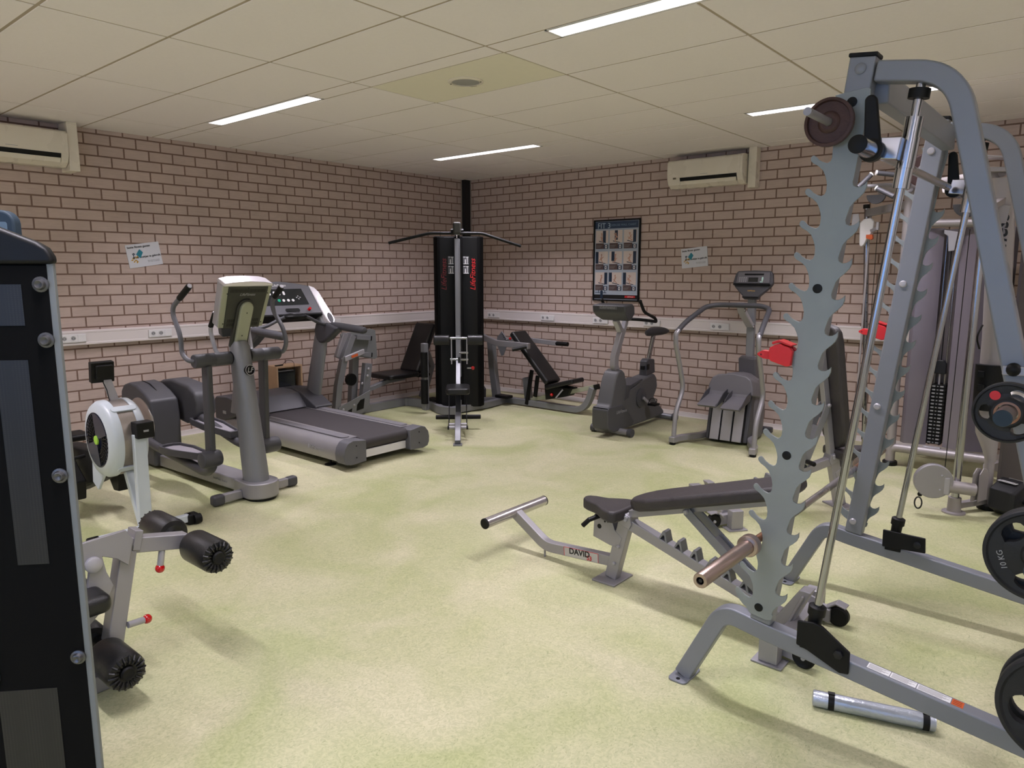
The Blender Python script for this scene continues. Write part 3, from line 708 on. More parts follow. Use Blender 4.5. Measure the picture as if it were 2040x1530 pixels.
# drive housings
g = G(); ho = [(-1.84, .02), (-1.855, .50), (-1.835, .62), (-1.78, .675), (-1.68, .70), (-1.56, .685), (-1.42, .635), (-1.315, .578), (-1.295, .45), (-1.30, .02)]
g.xz(ho, -.125, .115); g.obj('drive_housing', DGREY, t, bev=.022, seg=4)
g = G(); g.xz([(a * 1.0 + .012 * (1 if a < -1.5 else -1), b + .001) for a, b in ho], -.004, .004); g.v = [Vector((v.x, v.y - .005, v.z + .003)) for v in g.v]; g.obj('housing_seam', BLACK, t)
g = G(); g.lathe([(.215, -.01), (.215, .006), (.20, .012), (.17, .014), (.001, .018)], (-1.50, -.125, .375), (0, -1, 0), 44); g.obj('crank_disc', STEEL, t)
g = G(); g.cyl((-1.45, -.14, .29), (-1.40, -.205, .285), .05, .045); g.obj('crank_hub', DGREY, t)
g = G(); g.xz([(-1.78, .55), (-1.775, .63), (-1.70, .69), (-1.52, .715), (-1.24, .685), (-1.12, .625), (-1.085, .54), (-1.095, .44), (-1.17, .375), (-1.30, .345), (-1.42, .36), (-1.50, .45), (-1.60, .50)], .155, .33); g.obj('crank_cover', DGREY, t, bev=.03, seg=4)
text('Fit Stride', .030, (-.62, -.0865, .078), X, Z, BLKINK, t)
text('Total Body Trainer', .026, (-.36, -.0865, .080), X, Z, GRYINK, t)

# ------------------------------------------------------------------ rowing machine
t = thing('rowing_machine', 'pale grey rowing machine with round flywheel cage, behind the black machine tower', 'rowing machine', (2.58, -5.62, 0), 180)
g = G(); g.rp([(0, -.29, .045), (0, .29, .045)], .05, .045, Z); g.obj('front_foot', PALE, t, bev=.006)
for s in (-1, 1):
    g = G(); g.rng(-.035, .04, s * .255, s * .33, 0, .07); g.obj('foot_cap', BLACK, t, bev=.012, seg=3)
    g = G(); g.cyl((-.03, s * .29, .035), (-.03, s * .335, .035), .032); g.obj('transport_wheel', BLACK, t)
g = G(); g.rp([(.0, 0, .05), (.05, -.025, .64)], .075, .045, Y); g.obj('front_leg', PALE, t, bev=.006)
g = G(); g.rp([(.03, 0, .06), (.20, .0, .40)], .05, .04, Y); g.obj('leg_brace', PALE, t, bev=.005)
g = G(); g.box((.035, -.045, .668), (.09, .105, .10)); g.obj('chain_cover', BLACK, t, bev=.006)
g = G(); g.box((-.0125, -.045, .665), (.004, .03, .012)); g.obj('cover_badge', GRYINK, t)
c0 = Vector((.30, .01, .59))
g = G(); g.lathe([(.175, .118), (.225, .105), (.243, .08), (.245, .048), (.236, .046), (.236, -.046), (.245, -.048), (.243, -.08), (.225, -.10), (.10, -.11), (.001, -.11)], c0, Y, 56, cap=False); g.obj('flywheel_housing', PALE, t, ang=50)
g = G(); g.lathe([(.236, -.047), (.2395, -.047), (.2395, .047), (.236, .047)], c0, Y, 56, cap=False); g.obj('perforated_band', mat('perforated_steel', (150, 142, 136), .4, .8, .3, 300), t)
for a in (-45, 55, 130):
    d = Vector((-math.cos(R(a)), 0, math.sin(R(a)))); tt = Vector((-math.sin(R(a)), 0, -math.cos(R(a))))
    g = G(); g.prism(rrect(-.022, .022, -.075, .075, .02), (0, .012), c0 + d * .238, tt, Y, d)
    g.obj('cage_strap', PALE, t, bev=.003)
g = G(); g.lathe([(.185, .095), (.178, .114), (.165, .116), (.06, .108), (.058, .100)], c0, Y, 48, cap=False); g.lathe([(.175, .09), (.001, .085)], c0, Y, 48)
fg = g.obj('fan_cover', NAVY, t)
g = G()
for k in range(36):
    a = 2 * PI * k / 36; d = Vector((math.cos(a), 0, math.sin(a))); g.rp([c0 + d * .065 + Y * .112, c0 + d * .165 + Y * .118], .006, .006, Y)
for r_ in (.09, .115, .14): g.lathe([(r_ - .002, .112), (r_ + .002, .112), (r_ + .002, .118), (r_ - .002, .118)], c0, Y, 40, cap=False)
g.obj('fan_grille', BLACK, t)
g = G()
for a in (60, 240): g.prism([(0, 0)] + [(.168 * math.cos(R(a + b)), .168 * math.sin(R(a + b))) for b in range(-42, 43, 7)], (.1185, .121), c0, -X, Z, Y)
g.obj('solid_sector', NAVY, t)
g = G(); g.lathe([(.03, .118), (.028, .126), (.001, .127)], c0, Y, 24); g.obj('hub', GREEN, t)
g = G(); g.rp([(.30, .0, .80), (.33, .03, .96)], .05, .03, Y); g.obj('monitor_arm', LGREY, t, bev=.004)
g = G(); g.box((.33, .055, 1.012), (.045, .135, .13), Matrix.Rotation(R(-8), 3, 'Y')); g.obj('monitor', BLACK, t, bev=.005)
g = G(); g.box((.302, .050, 1.012), (.03, .10, .09), Matrix.Rotation(R(-8), 3, 'Y')); g.obj('monitor_back', BLACK, t, bev=.008)
g = G(); g.tube([(.31, .06, .95), (.285, .05, .90), (.29, .04, .84), (.30, .03, .82)], .003, 6); g.obj('monitor_cable', BLACK, t)
g = G(); g.rp([(.42, 0, .40), (.62, 0, .36), (2.5, 0, .33)], .05, .10, Y); g.obj('seat_rail', STEEL, t, bev=.005)
g = G(); g.rp([(2.38, 0, .30), (2.44, 0, .03)], .05, .05, Y); g.rp([(2.44, -.22, .03), (2.44, .22, .03)], .05, .05, Z); g.obj('rear_leg', BLACK, t, bev=.005)
g = G(); g.box((1.35, 0, .42), (.22, .34, .05)); g.obj('seat', BLACK, t, bev=.02, seg=3)
g = G(); g.prism([(.40, .44), (.55, .47), (1.15, .42), (1.22, .12), (.98, .10), (.66, .22), (.45, .30)], (-.05, .07), (0, 0, 0), X, Z, Y); g.obj('drive_cover', BLACK, t, bev=.02, seg=3)
for s in (-1, 1):
    g = G(); g.prism([(.62, .26), (.98, .50), (1.02, .46), (.74, .12), (.65, .13)], (s * .15 - .05, s * .15 + .05), (0, 0, 0), X, Z, Y); g.obj('footrest', BLACK, t, bev=.01, seg=3)
    g = G(); g.tube(fillet([(.62, s * .22, .30), (.60, s * .23, .42), (.62, s * .10, .43)], .04), .012, 8); g.obj('foot_strap', BLACK, t)
g = G(); g.prism([(.36, .34), (.54, .42), (.56, .26), (.48, .22)], (.068, .085), (0, 0, 0), X, Z, Y); g.obj('rail_bracket', PALE, t, bev=.004)

# ------------------------------------------------------------------ leg machine in the left foreground
t = thing('leg_curl_machine', 'black leg machine at the left frame edge with padded rollers on a silver arm', 'leg machine', (4.6, -6.7, 0))
E_ = Vector((5.094, -6.776, 0)); dd = Vector((math.cos(R(228)), math.sin(R(228)), 0)); nn = Vector((.743, -.669, 0))   # nn faces the camera
TW = .36
def pp(g, poly, a, b): return g.prism(poly, (a, b), E_, dd, Z, nn)
g = G(); _pl = [(.012, -.004), (TW - .012, -.004), (TW - .012, -.32), (.19, -.32), (.03, -.03), (.012, -.012)]
g.loft([[E_ + dd * a + nn * b + Z * z for a, b in _pl] for z in (.03, 1.648)]); wo(g, 'tower_body', BLACKG, t, bev=.003)
g = G()
for s0, s1 in ((0, .016), (TW - .016, TW)): pp(g, [(s0, 0), (s1, 0), (s1, 1.66), (s0, 1.66)], -.012, .002)
wo(g, 'tower_frame', mat('tower_grey', (118, 122, 122), .6, 0, .04, 10, spec=.2), t, bev=.002)
g = G(); pp(g, [(.015, .04), (TW - .015, .04), (TW - .015, 1.645), (.015, 1.645)], -.004, .004); wo(g, 'front_cover', BLACKG, t)
for a0, a1, z0, z1 in ((.077, .152, .886, 1.415), (.09, .235, .25, .54), (.075, .15, 1.50, 1.60)):
    g = G(); pp(g, [(a0, z0), (a1, z0), (a1, z1), (a0, z1)], .004, .0055); wo(g, 'perforated_panel', PERF, t)
g = G(); pp(g, [(-.006, 1.648), (-.003, 1.668), (.008, 1.688), (.03, 1.702), (.18, 1.765), (.33, 1.702), (.36, 1.692), (TW + .016, 1.668), (TW + .022, 1.648)], -.02, .012); wo(g, 'top_cap', DGREY if False else BLACK, t, bev=.012, seg=4)
for z in (1.60, 1.464, 1.119, .623):
    for s0 in (.03, TW - .03):
        g = G(); g.lathe([(.019, 0), (.019, .004), (.014, .006), (.011, .014), (.009, .015), (.001, .010)], E_ + dd * s0 + Z * z + nn * .004, nn, 20); wo(g, 'cover_screw', mat('dull_steel', (96, 96, 98), .35, .8), t)
g = G(); g.lathe([(.075, 0), (.075, .006), (.07, .008), (.001, .008)], E_ + dd * .30 + Z * .585 + nn * .004, nn, 40); wo(g, 'cover_badge', BLUED, t)
pb = E_ + dd * .193 - nn * .25
g = G(); g.prism(rrect(0, .30, 1.62, 1.795, .035), (-.02, .02), pb, dd, Z, nn); wo(g, 'placard', BLUED, t, bev=.008, seg=3)
g = G(); g.prism(rrect(.018, .282, 1.64, 1.763, .006), (.018, .0215), pb, dd, Z, nn); wo(g, 'placard_sheet', BLUEL, t)
g = G(); g.rp([pb + dd * .11 + Z * 1.30, pb + dd * .11 + Z * 1.7], .05, .03, dd); wo(g, 'placard_post', SILVER, t)
# floor frame
g = G(); g.rp([(4.155, -7.35, .035), (4.155, -6.30, .035)], .07, .07, Z); g.rp([(4.155, -6.75, .035), (4.66, -6.75, .035)], .07, .07, Z)
g.rp([(4.155, -6.95, .06), (4.155, -6.95, .37)], .06, .08, Y)
g.rp([(4.155, -6.62, .05), (4.155, -6.52, .38)], .06, .06, X)
g.rp([(3.9, -7.33, .035), (4.4, -7.33, .035)], .07, .07, Z)
wo(g, 'floor_frame', SILVER, t, bev=.006)
g = G(); g.rng(3.90, 4.36, -7.05, -6.455, .385, .46); wo(g, 'seat', VINYL, t, bev=.03, seg=4)
g = G(); g.box((4.13, -7.10, .72), (.42, .07, .62), Matrix.Rotation(R(8), 3, 'X')); wo(g, 'backrest', VINYL, t, bev=.03, seg=4)
g = G(); g.prism([(-.13, .29), (-.09, .52), (-.115, .575), (-.14, .605), (-.12, .635), (.05, .645), (.075, .60), (.05, .50), (.01, .54), (-.04, .565), (-.03, .50), (-.01, .44), (-.05, .36)], (-.008, .008), (4.235, -6.40, 0), Y, Z, X)
g.obj('cam_plate', SILVER, t, world=True, bev=.003)
g = G(); g.lathe([(.030, 0), (.030, .012), (.024, .016), (.001, .017)], (4.243, -6.475, .545), X, 24); wo(g, 'pivot_bolt', LGREY, t)
g = G(); g.rp([(4.185, -6.335, .55), (4.185, -6.415, .18)], .07, .062, X); wo(g, 'swing_arm', SILVER, t, bev=.005)
g = G(); g.rp([(4.185, -6.37, .575), (4.185, -6.10, .518)], .062, .062, X); wo(g, 'upper_arm', SILVER, t, bev=.005)
g = G(); g.rp([(4.185, -6.315, .585), (4.185, -6.285, .578)], .074, .08, X); wo(g, 'arm_collar', SILVER, t, bev=.003)
def roller(x0, x1, y, z, r):
    s = 1 if x1 > x0 else -1
    g = G(); L = abs(x1 - x0)
    prof = [(.03, .006), (r * .62, 0), (r * .9, .004), (r, .022), (r, L - .022), (r * .9, L - .004), (r * .62, L), (.03, L - .006)]
    g.lathe(prof, (x0, y, z), (s, 0, 0), 36); rl = wo(g, 'roller_pad', VINYL, t)
    g = G()
    for k in range(18):
        a = 2 * PI * k / 18; d = Vector((0, math.cos(a), math.sin(a))); c = Vector((x1, y, z))
        g.tube([c + d * r * .48 + X * s * .000, c + d * r * .70 + X * s * .003, c + d * r * .93 - X * s * .006], [.003, .0055, .004], 6)
    wo(g, 'roller_pleats', VINYL, t)
    g = G(); g.lathe([(.026, -.002), (.026, .004), (.020, .009), (.018, .008), (.001, .008)], (x1, y, z), (s, 0, 0), 24); wo(g, 'roller_cap', BLACK, t)
roller(4.235, 4.445, -6.09, .505, .068); roller(4.06, 3.85, -6.09, .505, .068)
roller(4.235, 4.445, -6.46, .175, .070); roller(4.12, 3.91, -6.46, .175, .070)
g = G(); g.cyl((3.9, -6.09, .505), (4.4, -6.09, .505), .018); g.cyl((3.95, -6.44, .185), (4.4, -6.44, .185), .018); wo(g, 'roller_axle', CHROME, t)
for a, b in (((4.20, -6.205, .50), (4.20, -6.215, .445)), ((4.22, -6.345, .25), (4.215, -6.30, .246))):
    a, b = Vector(a), Vector(b); d = (b - a).normalized()
    g = G(); g.cyl(a - d * .02, b, .013); q_ = wo(g, 'pin_stem', LGREY, t)
    g = G(); g.sph(b + d * .012, .019, 20); wo(g, 'pull_knob', REDB, t)

# ------------------------------------------------------------------ corner multi gym (origin at the tower, x towards the camera)
t = thing('multi_gym', 'black and silver multi gym tower in the room corner with three padded stations', 'multi gym', (1.23, -1.44, 0), -46)
g = G()
def colo(z): return [(.05, -.245), (.05, .245), (-.02, .285), (-.24, .285), (-.27, .25), (-.27, -.25), (-.24, -.285), (-.02, -.285)]
g.loft([[Vector((a, b, z)) for a, b in colo(z)] for z in (.06, 2.03)]); g.obj('tower', BLACKG, t, bev=.012, seg=2)
for s in (-1, 1):
    g = G(); g.loft([[Vector((a, s * b, z)) for a, b in ((.052, .045), (.062, .10), (.062, .17), (.052, .215), (.045, .215), (.045, .045))] for z in (.07, 2.02)]); g.obj('tower_cover', BLACK, t, bev=.006)
    text('LifeFitness', .085, (.0635, s * .165, 1.60), Z, -Y, REDINK if s > 0 else mat('dim_red', (110, 24, 30), .5), t, shear=.3, ext=.001)
    g = G(); g.mt(0)
    for z in (1.655, 1.76): g.rng(.0625, .0645, s * .085 - .034, s * .085 + .034, z - .046, z + .046)
    g.mt(1)
    for z in (1.655, 1.76):
        g.rng(.0645, .0652, s * .085 + .012, s * .085 + .018, z - .036, z + .040); g.rng(.0645, .0652, s * .085 - .028, s * .085 + .030, z - .042, z - .036)
        g.rng(.0645, .0652, s * .085 - .012, s * .085 - .002, z - .035, z + .012); g.rng(.0645, .0652, s * .085 - .030, s * .085 - .006, z + .034, z + .040)
        g.rng(.0645, .0652, s * .085 + .0, s * .085 + .028, z + .032, z + .038)
    g.obj('instruction_plate', [GRYINK if False else mat('plate_grey', (80, 80, 82), .4), WHTINK], t)
g = G(); g.rp([(.04, -.01, 2.0), (.04, -.01, .42)], .058, .05, Y); g.rp([(.13, -.015, 2.00), (.13, -.015, .60)], .055, .10, Y); g.obj('mast', GREYP, t, bev=.006)
g = G(); g.rp(fillet([(-.15, -.01, 2.06), (.30, -.01, 2.10), (.52, -.01, 2.06)], .1), .055, .08, Y); g.obj('top_arm', GREYP, t, bev=.006)
g = G(); g.rng(.42, .56, -.052, .034, 2.03, 2.155); g.obj('pulley_housing', DARKOL, t, bev=.02, seg=3)
g = G(); g.cyl((.48, -.075, 2.06), (.48, .06, 2.06), .028, n=20); g.obj('arm_pulley', BLACK, t)
g = G(); g.tube([(.50, -.01, 2.03), (.50, -.01, 1.99)], .006, 8); g.obj('cable_link', CHROME, t)
P = fillet([(.50, -.74, 1.935), (.50, -.30, 2.04), (.50, .26, 2.04), (.50, .68, 1.905)], .05)
g = G(); g.tube(P, .0155, 12); lb = g.obj('lat_bar', BLACK, t)
g = G(); g.tube([(.20, .03, 2.0), (.20, .035, 1.2), (.19, .035, .62)], .004, 6); g.obj('cable', BLACK, t)
# seat spine and pads
g = G(); g.rp(fillet([(.10, -.012, .12), (.62, -.012, .14), (1.30, -.012, .15), (1.56, -.012, .10), (1.70, -.012, .02)], .12), .058, .07, Y); g.obj('base_spine', GREYP, t, bev=.006)
g = G(); g.rng(1.66, 1.74, -.055, .03, 0, .012); g.obj('floor_plate', GREYP, t, bev=.002)
g = G(); g.rp([(.95, -.012, .12), (.85, -.012, .40)], .055, .07, Y); g.obj('seat_post', CHAR, t, bev=.005)
g = G(); g.prism(rrect(-.135, .11, .80, 1.16, .05), (.39, .455), (0, 0, 0), Y, X, Z); g.obj('seat', VINYL, t, bev=.018, seg=3)
g = G(); g.rp([(.78, -.012, .42), (.42, -.012, .66), (.36, -.012, .92)], .05, .05, Y); g.obj('knee_post', GREYP, t, bev=.004)
g = G(); g.rng(.45, .50, -.012, .012, .42, .70); g.obj('adjust_tube', CHAR, t)
for s in (-1, 1):
    g = G(); g.rng(.44, .465, s * .085 - .006, s * .085 + .006, .62, .90); g.obj('knee_bracket', LGREY, t)
    g = G(); c = (.44, s * .185 - .008, .885)
    g.prism(rrect(-.06, .06, -.055, .055, .045), (-.088, .088), c, X, Z, Y); g.obj('thigh_pad', VINYL, t, bev=.012, seg=3)
for y0, z in ((-.10, .905), (-.10, .67), (.0, .745)):
    g = G(); g.cyl((.45, y0, z), (.45, .10, z), .014); g.obj('cross_rod', CHROME, t)
g = G(); g.cyl((.46, .085, .575), (.46, .14, .575), .008); g.obj('pin_stem', CHROME, t)
g = G(); g.sph((.46, .15, .575), .021, 16); g.obj('pull_knob', REDB, t)
for y in (-.105, .075):
    g = G(); g.tube([(.88, y, .385), (1.10, y, .14), (1.38, y, .09)], .0055, 8); g.obj('handle_link', CHAR, t)
for s in (-1, 1):
    g = G(); g.tube([(.98, -.012 + s * .035, .128), (.98, -.012 + s * .23, .128), (.98, -.012 + s * .235, .128)], [.024, .024, .018], 16); g.obj('foot_grip', BLACK, t)
for x in (1.30, 1.44):
    g = G(); g.cyl((x, -.10, .115), (x, .075, .115), .017); g.obj('cross_rod', LGREY, t)
for y in (-.105, .08):
    g = G(); g.cyl((1.44, y - .008, .115), (1.44, y + .008, .115), .02); g.obj('rod_cap', BLACK, t)
# base frame (world coordinates)
g = G(); g.rp(fillet([(.45, -2.30, .05), (.45, -1.60, .05), (.88, -1.56, .05), (1.20, -1.72, .05), (1.44, -1.66, .05)], .06), .09, .07, Z)
g.rp(fillet([(1.30, -1.62, .05), (1.36, -1.10, .05), (1.30, -.70, .05), (1.38, -.69, .05)], .05), .07, .08, Z)
g.rp([(.80, -1.55, .05), (.92, -1.20, .05), (1.30, -.75, .05)], .07, .06, Z)
wo(g, 'base_frame', GREYP, t, bev=.006)
g = G(); g.rp(fillet([(1.30, -.69, .05), (2.40, -.68, .05), (2.50, -.68, .10), (2.56, -.68, .20), (2.60, -.68, .33)], .12), .075, .07, Y); wo(g, 'bench_rail', GREYP, t, bev=.006)
for c in ((.88, -1.52), (1.36, -.80)):
    g = G(); g.rng(c[0] - .10, c[0] + .10, c[1] - .06, c[1] + .06, .088, .125); wo(g, 'pulley_guard', BLACK, t, bev=.01)
g = G(); g.rp([(1.02, -1.80, .04), (1.02, -1.80, .82)], .07, .06, X); wo(g, 'side_column', GREYP, t, bev=.008)
for z0, z1 in ((.12, .40), (.43, .72)):
    g = G(); g.cyl((1.03, -1.82, z0), (1.03, -1.82, z1), .042, n=20); wo(g, 'foam_sleeve', BLACK, t)
# leg press station along the left wall
g = G(); g.rp([(.48, -2.66, .10), (.48, -2.62, .37), (.48, -2.53, .67), (.46, -2.39, .92)], .07, .075, X); wo(g, 'press_arm', GREYP, t, bev=.006)
g = G(); g.rp([(.42, -2.56, .67), (.42, -2.44, .94)], .05, .10, X); wo(g, 'press_link', SILVER, t, bev=.006)
g = G(); g.rp([(.34, -2.33, .12), (.34, -2.28, .66)], .08, .085, X); g.rp([(.45, -2.24, .20), (.45, -2.18, .58)], .07, .10, X); wo(g, 'press_post', GREYP, t, bev=.006)
g = G(); g.prism([(-2.52, .94), (-2.10, .975), (-2.03, .955), (-2.01, .63), (-2.05, .615), (-2.46, .70), (-2.50, .82)], (-.01, .01), (.42, 0, 0), Y, Z, X); wo(g, 'footplate', mat('footplate_grey', (120, 122, 122), .5, .1), t, bev=.003)
for z in (.885, .69):
    g = G(); g.rp([(.46, -2.34, z + .01), (.46, -2.14, z - .015)], .05, .052, X); wo(g, 'plate_tube', GREYP, t, bev=.004)
    g = G(); g.rp([(.46, -2.145, z - .014), (.46, -2.125, z - .017)], .052, .054, X); wo(g, 'tube_plug', BLACK, t, bev=.004)
g = G(); g.rp([(.52, -2.55, .665), (.50, -2.26, .73)], .03, .06, X); wo(g, 'lower_link', LGREY, t, bev=.01)
g = G(); g.box((.537, -2.42, .695), (.003, .09, .028), Matrix.Rotation(R(13), 3, 'X')); wo(g, 'warning_label', ORANGE, t)
gp = G(); gp.prism([(-2.66, .13), (-2.215, .275), (-2.235, .09), (-2.33, .015), (-2.66, .015)], (-.006, .006), (.53, 0, 0), Y, Z, X); wo(gp, 'gusset_plate', GREYP, t, bev=.002)
g = G(); g.prism([(-2.42, .06), (-2.32, .075), (-2.30, .19), (-2.36, .18), (-2.41, .13)], (.0055, .0075), (.53, 0, 0), Y, Z, X); g.prism([(-2.56, .05), (-2.49, .05), (-2.48, .10), (-2.54, .08)], (.0055, .0075), (.53, 0, 0), Y, Z, X); wo(g, 'gusset_opening', BLACK, t)
for y, z in ((-2.60, .10), (-2.45, .13), (-2.30, .36), (-2.20, .52), (-2.22, .44), (-2.56, .67), (-2.36, .70)):
    g = G(); g.sph((.535 if z < .2 else .50, y, z), .016, 12, (.7, 1, 1)); wo(g, 'bolt', LGREY, t)
g = G(); g.cyl((.35, -2.36, .40), (.39, -2.36, .40), .07, n=24); wo(g, 'press_pulley', BLACK, t)
g = G(); g.rp([(.42, -2.22, .25), (.42, -1.86, .33), (.42, -1.60, .34)], .06, .05, X); wo(g, 'seat_strut', GREYP, t, bev=.005)
g = G(); g.prism(rrect(-1.96, -1.48, .20, .60, .05), (.36, .42), (0, 0, 0), Y, X, Z * -1); g.v = [Vector((v.x, v.y, -v.z)) if v.z < 0 else v for v in g.v]; wo(g, 'press_seat', VINYL, t, bev=.02, seg=3)
g = G(); g.rng(.22, .58, -1.50, -1.30, .345, .385); wo(g, 'seat_bracket', BLACK, t, bev=.015)
g = G(); g.box((.40, -1.33, .69), (.34, .09, .66), Matrix.Rotation(R(-27), 3, 'X')); wo(g, 'press_backrest', VINYL, t, bev=.035, seg=4)
g = G(); g.rp([(.40, -1.28, .05), (.40, -1.12, .44), (.40, -1.20, .62)], .07, .075, X); wo(g, 'backrest_post', GREYP, t, bev=.005)
# chest press station along the far wall
g = G(); g.rp([(1.19, -.74, .06), (1.13, -.74, .45), (1.10, -.74, .78)], .07, .095, Y); wo(g, 'press_upright', GREYP, t, bev=.006)
g = G(); g.rp([(.98, -.86, .86), (1.30, -.86, .77), (1.81, -.86, .765)], .05, .07, Y); wo(g, 'handle_arm', SILVER, t, bev=.006)
g = G(); g.rp([(.98, -.46, .74), (1.30, -.46, .80), (1.92, -.46, .775)], .05, .055, Y); wo(g, 'handle_arm', SILVER, t, bev=.006)
g = G(); g.tube([(1.90, -.46, .775), (1.915, -.46, .775), (2.08, -.46, .775)], [.02, .028, .026], 14); wo(g, 'arm_grip', BLACK, t)
g = G(); g.tube([(1.80, -.90, .76), (1.68, -1.02, .725)], .021, 14); wo(g, 'arm_grip', BLACK, t)
g = G(); g.prism([(1.225, .90), (1.15, .82), (1.14, .765), (1.16, .70), (1.22, .59), (1.25, .60), (1.29, .68), (1.33, .79), (1.30, .82)], (-.006, .006), (0, -.68, 0), X, Z, Y); wo(g, 'cam_plate', GREYP, t, bev=.002)
g = G()
for k in range(5): g.sph((1.24 + k * .015, -.688, .865 - k * .02), .007, 8)
wo(g, 'cam_holes', BLACK, t)
g = G(); g.sph((1.37, -.69, .815), .018, 14); wo(g, 'pull_knob', REDB, t)
g = G(); g.cyl((1.31, -.69, .80), (1.36, -.69, .813), .010); wo(g, 'pin_stem', LGREY, t)
g = G(); g.box((1.745, -.67, .615), (.80, .27, .075), Matrix.Rotation(R(45.5), 3, 'Y')); wo(g, 'bench_backrest', VINYL, t, bev=.028, seg=4)
g = G(); g.box((2.19, -.67, .335), (.42, .24, .055), Matrix.Rotation(R(-16), 3, 'Y')); wo(g, 'bench_seat', VINYL, t, bev=.02, seg=4)
g = G(); g.rp([(1.70, -.67, .085), (2.63, -.67, .345)], .05, .05, Y); wo(g, 'slide_rail', SAGE, t, bev=.004)
g = G(); g.rp([(2.615, -.67, .335), (2.67, -.67, .35)], .054, .06, Y); wo(g, 'rail_plug', BLACK, t, bev=.005)
g = G(); g.prism([(1.95, .31), (2.33, .30), (2.28, .20), (1.97, .125)], (-.08, .08), (0, -.67, 0), X, Z, Y); wo(g, 'carriage', BLACK, t, bev=.008)
for x0, z0, x1, z1 in ((1.66, .03, 1.74, .46), (1.79, .14, 1.83, .40)):
    g = G(); g.rp([(x0, -.72, z0), (x1, -.72, z1)], .03, .045, Y); wo(g, 'bench_strut', BLACK, t, bev=.004)
g = G(); g.rp([(2.14, -.77, .17), (2.24, -.77, .28)], .01, .016, Y); wo(g, 'release_lever', LGREY, t, bev=.002)
g = G(); g.sph((2.07, -.757, .20), .02, 14); wo(g, 'pull_knob', REDB, t)
g = G(); g.rp([(1.60, -.60, .05), (1.56, -.60, .34)], .08, .08, Y); wo(g, 'storage_tube', GREYP, t, bev=.008)
g = G(); g.cyl((1.56, -.60, .338), (1.559, -.60, .343), .032, n=18); wo(g, 'tube_opening', BLACK, t)
g = G(); g.prism([(.92, .04), (1.04, .04), (1.045, .17), (1.00, .21), (.94, .20)], (-.03, .03), (0, -.80, 0), X, Z, Y); wo(g, 'pulley_cover', DGREY, t, bev=.015, seg=3)

# ------------------------------------------------------------------ upright exercise bike
t = thing('exercise_bike', 'dark grey upright exercise bike with saddle and horn handlebar, under the poster', 'exercise bike', (3.265, -1.32, 0), 91)
g = G(); g.tube([(0, .22, .042), (0, -.22, .042)], .033, 18); g.obj('front_stabilizer', SILVER, t)
g = G(); g.tube([(1.0, .20, .042), (1.0, -.20, .042)], .033, 18); g.obj('rear_stabilizer', GREYP, t)
for x, y in ((0, .225), (0, -.225), (1.0, .205), (1.0, -.205)):
    s = 1 if y > 0 else -1
    g = G(); g.cyl((x, y - s * .035, .042), (x, y + s * .012, .042), .042, n=20); g.obj('stabilizer_cap', DGREY, t)
body = [(-.20, .10), (-.225, .14), (-.225, .30), (-.17, .33), (-.135, .44), (-.085, .58), (-.04, .645), (.03, .67), (.09, .63), (.14, .50), (.17, .44), (.28, .46), (.50, .525), (.72, .55), (.77, .50), (.79, .40), (.72, .30), (.80, .23), (.95, .12), (.96, .075), (.70, .06), (.20, .05), (-.06, .055), (-.12, .055)]
g = G(); g.xz(body, -.085, .085); bdy = g.obj('body_shell', mat('bike_grey', (82, 82, 84), .5, 0, .05, 10, .3, 500), t, bev=.02, seg=3)
g = G(); g.xz([(-.215, .09), (-.235, .14), (-.235, .29), (-.215, .315), (.05, .315), (.30, .10), (.25, .055), (-.12, .048)], -.095, .095); g.obj('nose_cover', mat('bike_dark', (70, 70, 73), .5), t, bev=.018, seg=3)
g = G(); g.xz([(.08, .34), (.17, .36), (.20, .45), (.28, .47), (.45, .515), (.44, .53), (.20, .49), (.12, .50)], -.09, .09); g.obj('frame_rib', DGREY, t, bev=.006)
text('LifeFitness', .048, (.02, -.0975, .245), X, Z + X * .35, GRYINK, t, shear=.2)
g = G(); g.lathe([(.10, 0), (.10, .012), (.085, .018), (.03, .02), (.03, .03), (.001, .03)], (.42, -.085, .33), -Y, 32); g.obj('crank_cover', DGREY, t)
g = G(); g.rp([(.42, -.12, .33), (.55, -.12, .25)], .018, .03, Y); g.rp([(.42, .12, .33), (.29, .12, .41)], .018, .03, Y); g.obj('crank_arm', LGREY, t, bev=.004)
for x, y, z in ((.55, -.17, .25), (.29, .17, .41)):
    g = G(); g.box((x, y, z), (.10, .09, .022)); g.rp(fillet([(x - .045, y - .04, z + .01), (x, y - .045, z + .06), (x + .01, y + .045, z + .06), (x - .045, y + .04, z + .01)], .03, 3), .02, .004, X); g.obj('pedal', BLACK, t, bev=.004)
g = G(); g.xz([(.60, .53), (.615, .69), (.66, .715), (.78, .70), (.80, .55)], -.045, .045); g.obj('seat_tower', DGREY, t, bev=.012, seg=3)
g = G(); g.rng(.60, .65, -.055, -.045, .60, .66); g.rng(.585, .615, -.02, .02, .60, .64); g.obj('seat_lever', BLACK, t, bev=.004)
g = G(); g.ellt([((.72, 0, .69), .035, .022), ((.82, 0, .955), .035, .022)], X, Y, 18); g.obj('seat_post', CHROME, t)
g = G()
sl = [(.655, .015, .035), (.68, .03, .055), (.76, .045, .07), (.83, .085, .075), (.89, .122, .078), (.94, .125, .07), (.965, .105, .045)]
g.loft([[Vector((x, w_ * math.cos(2 * PI * k / 20), .985 + hh * .6 * math.sin(2 * PI * k / 20) + .012 * (x - .66) / .3)) for k in range(20)] for x, w_, hh in sl]); g.obj('saddle', mat('saddle_vinyl', (52, 50, 52), .5), t)
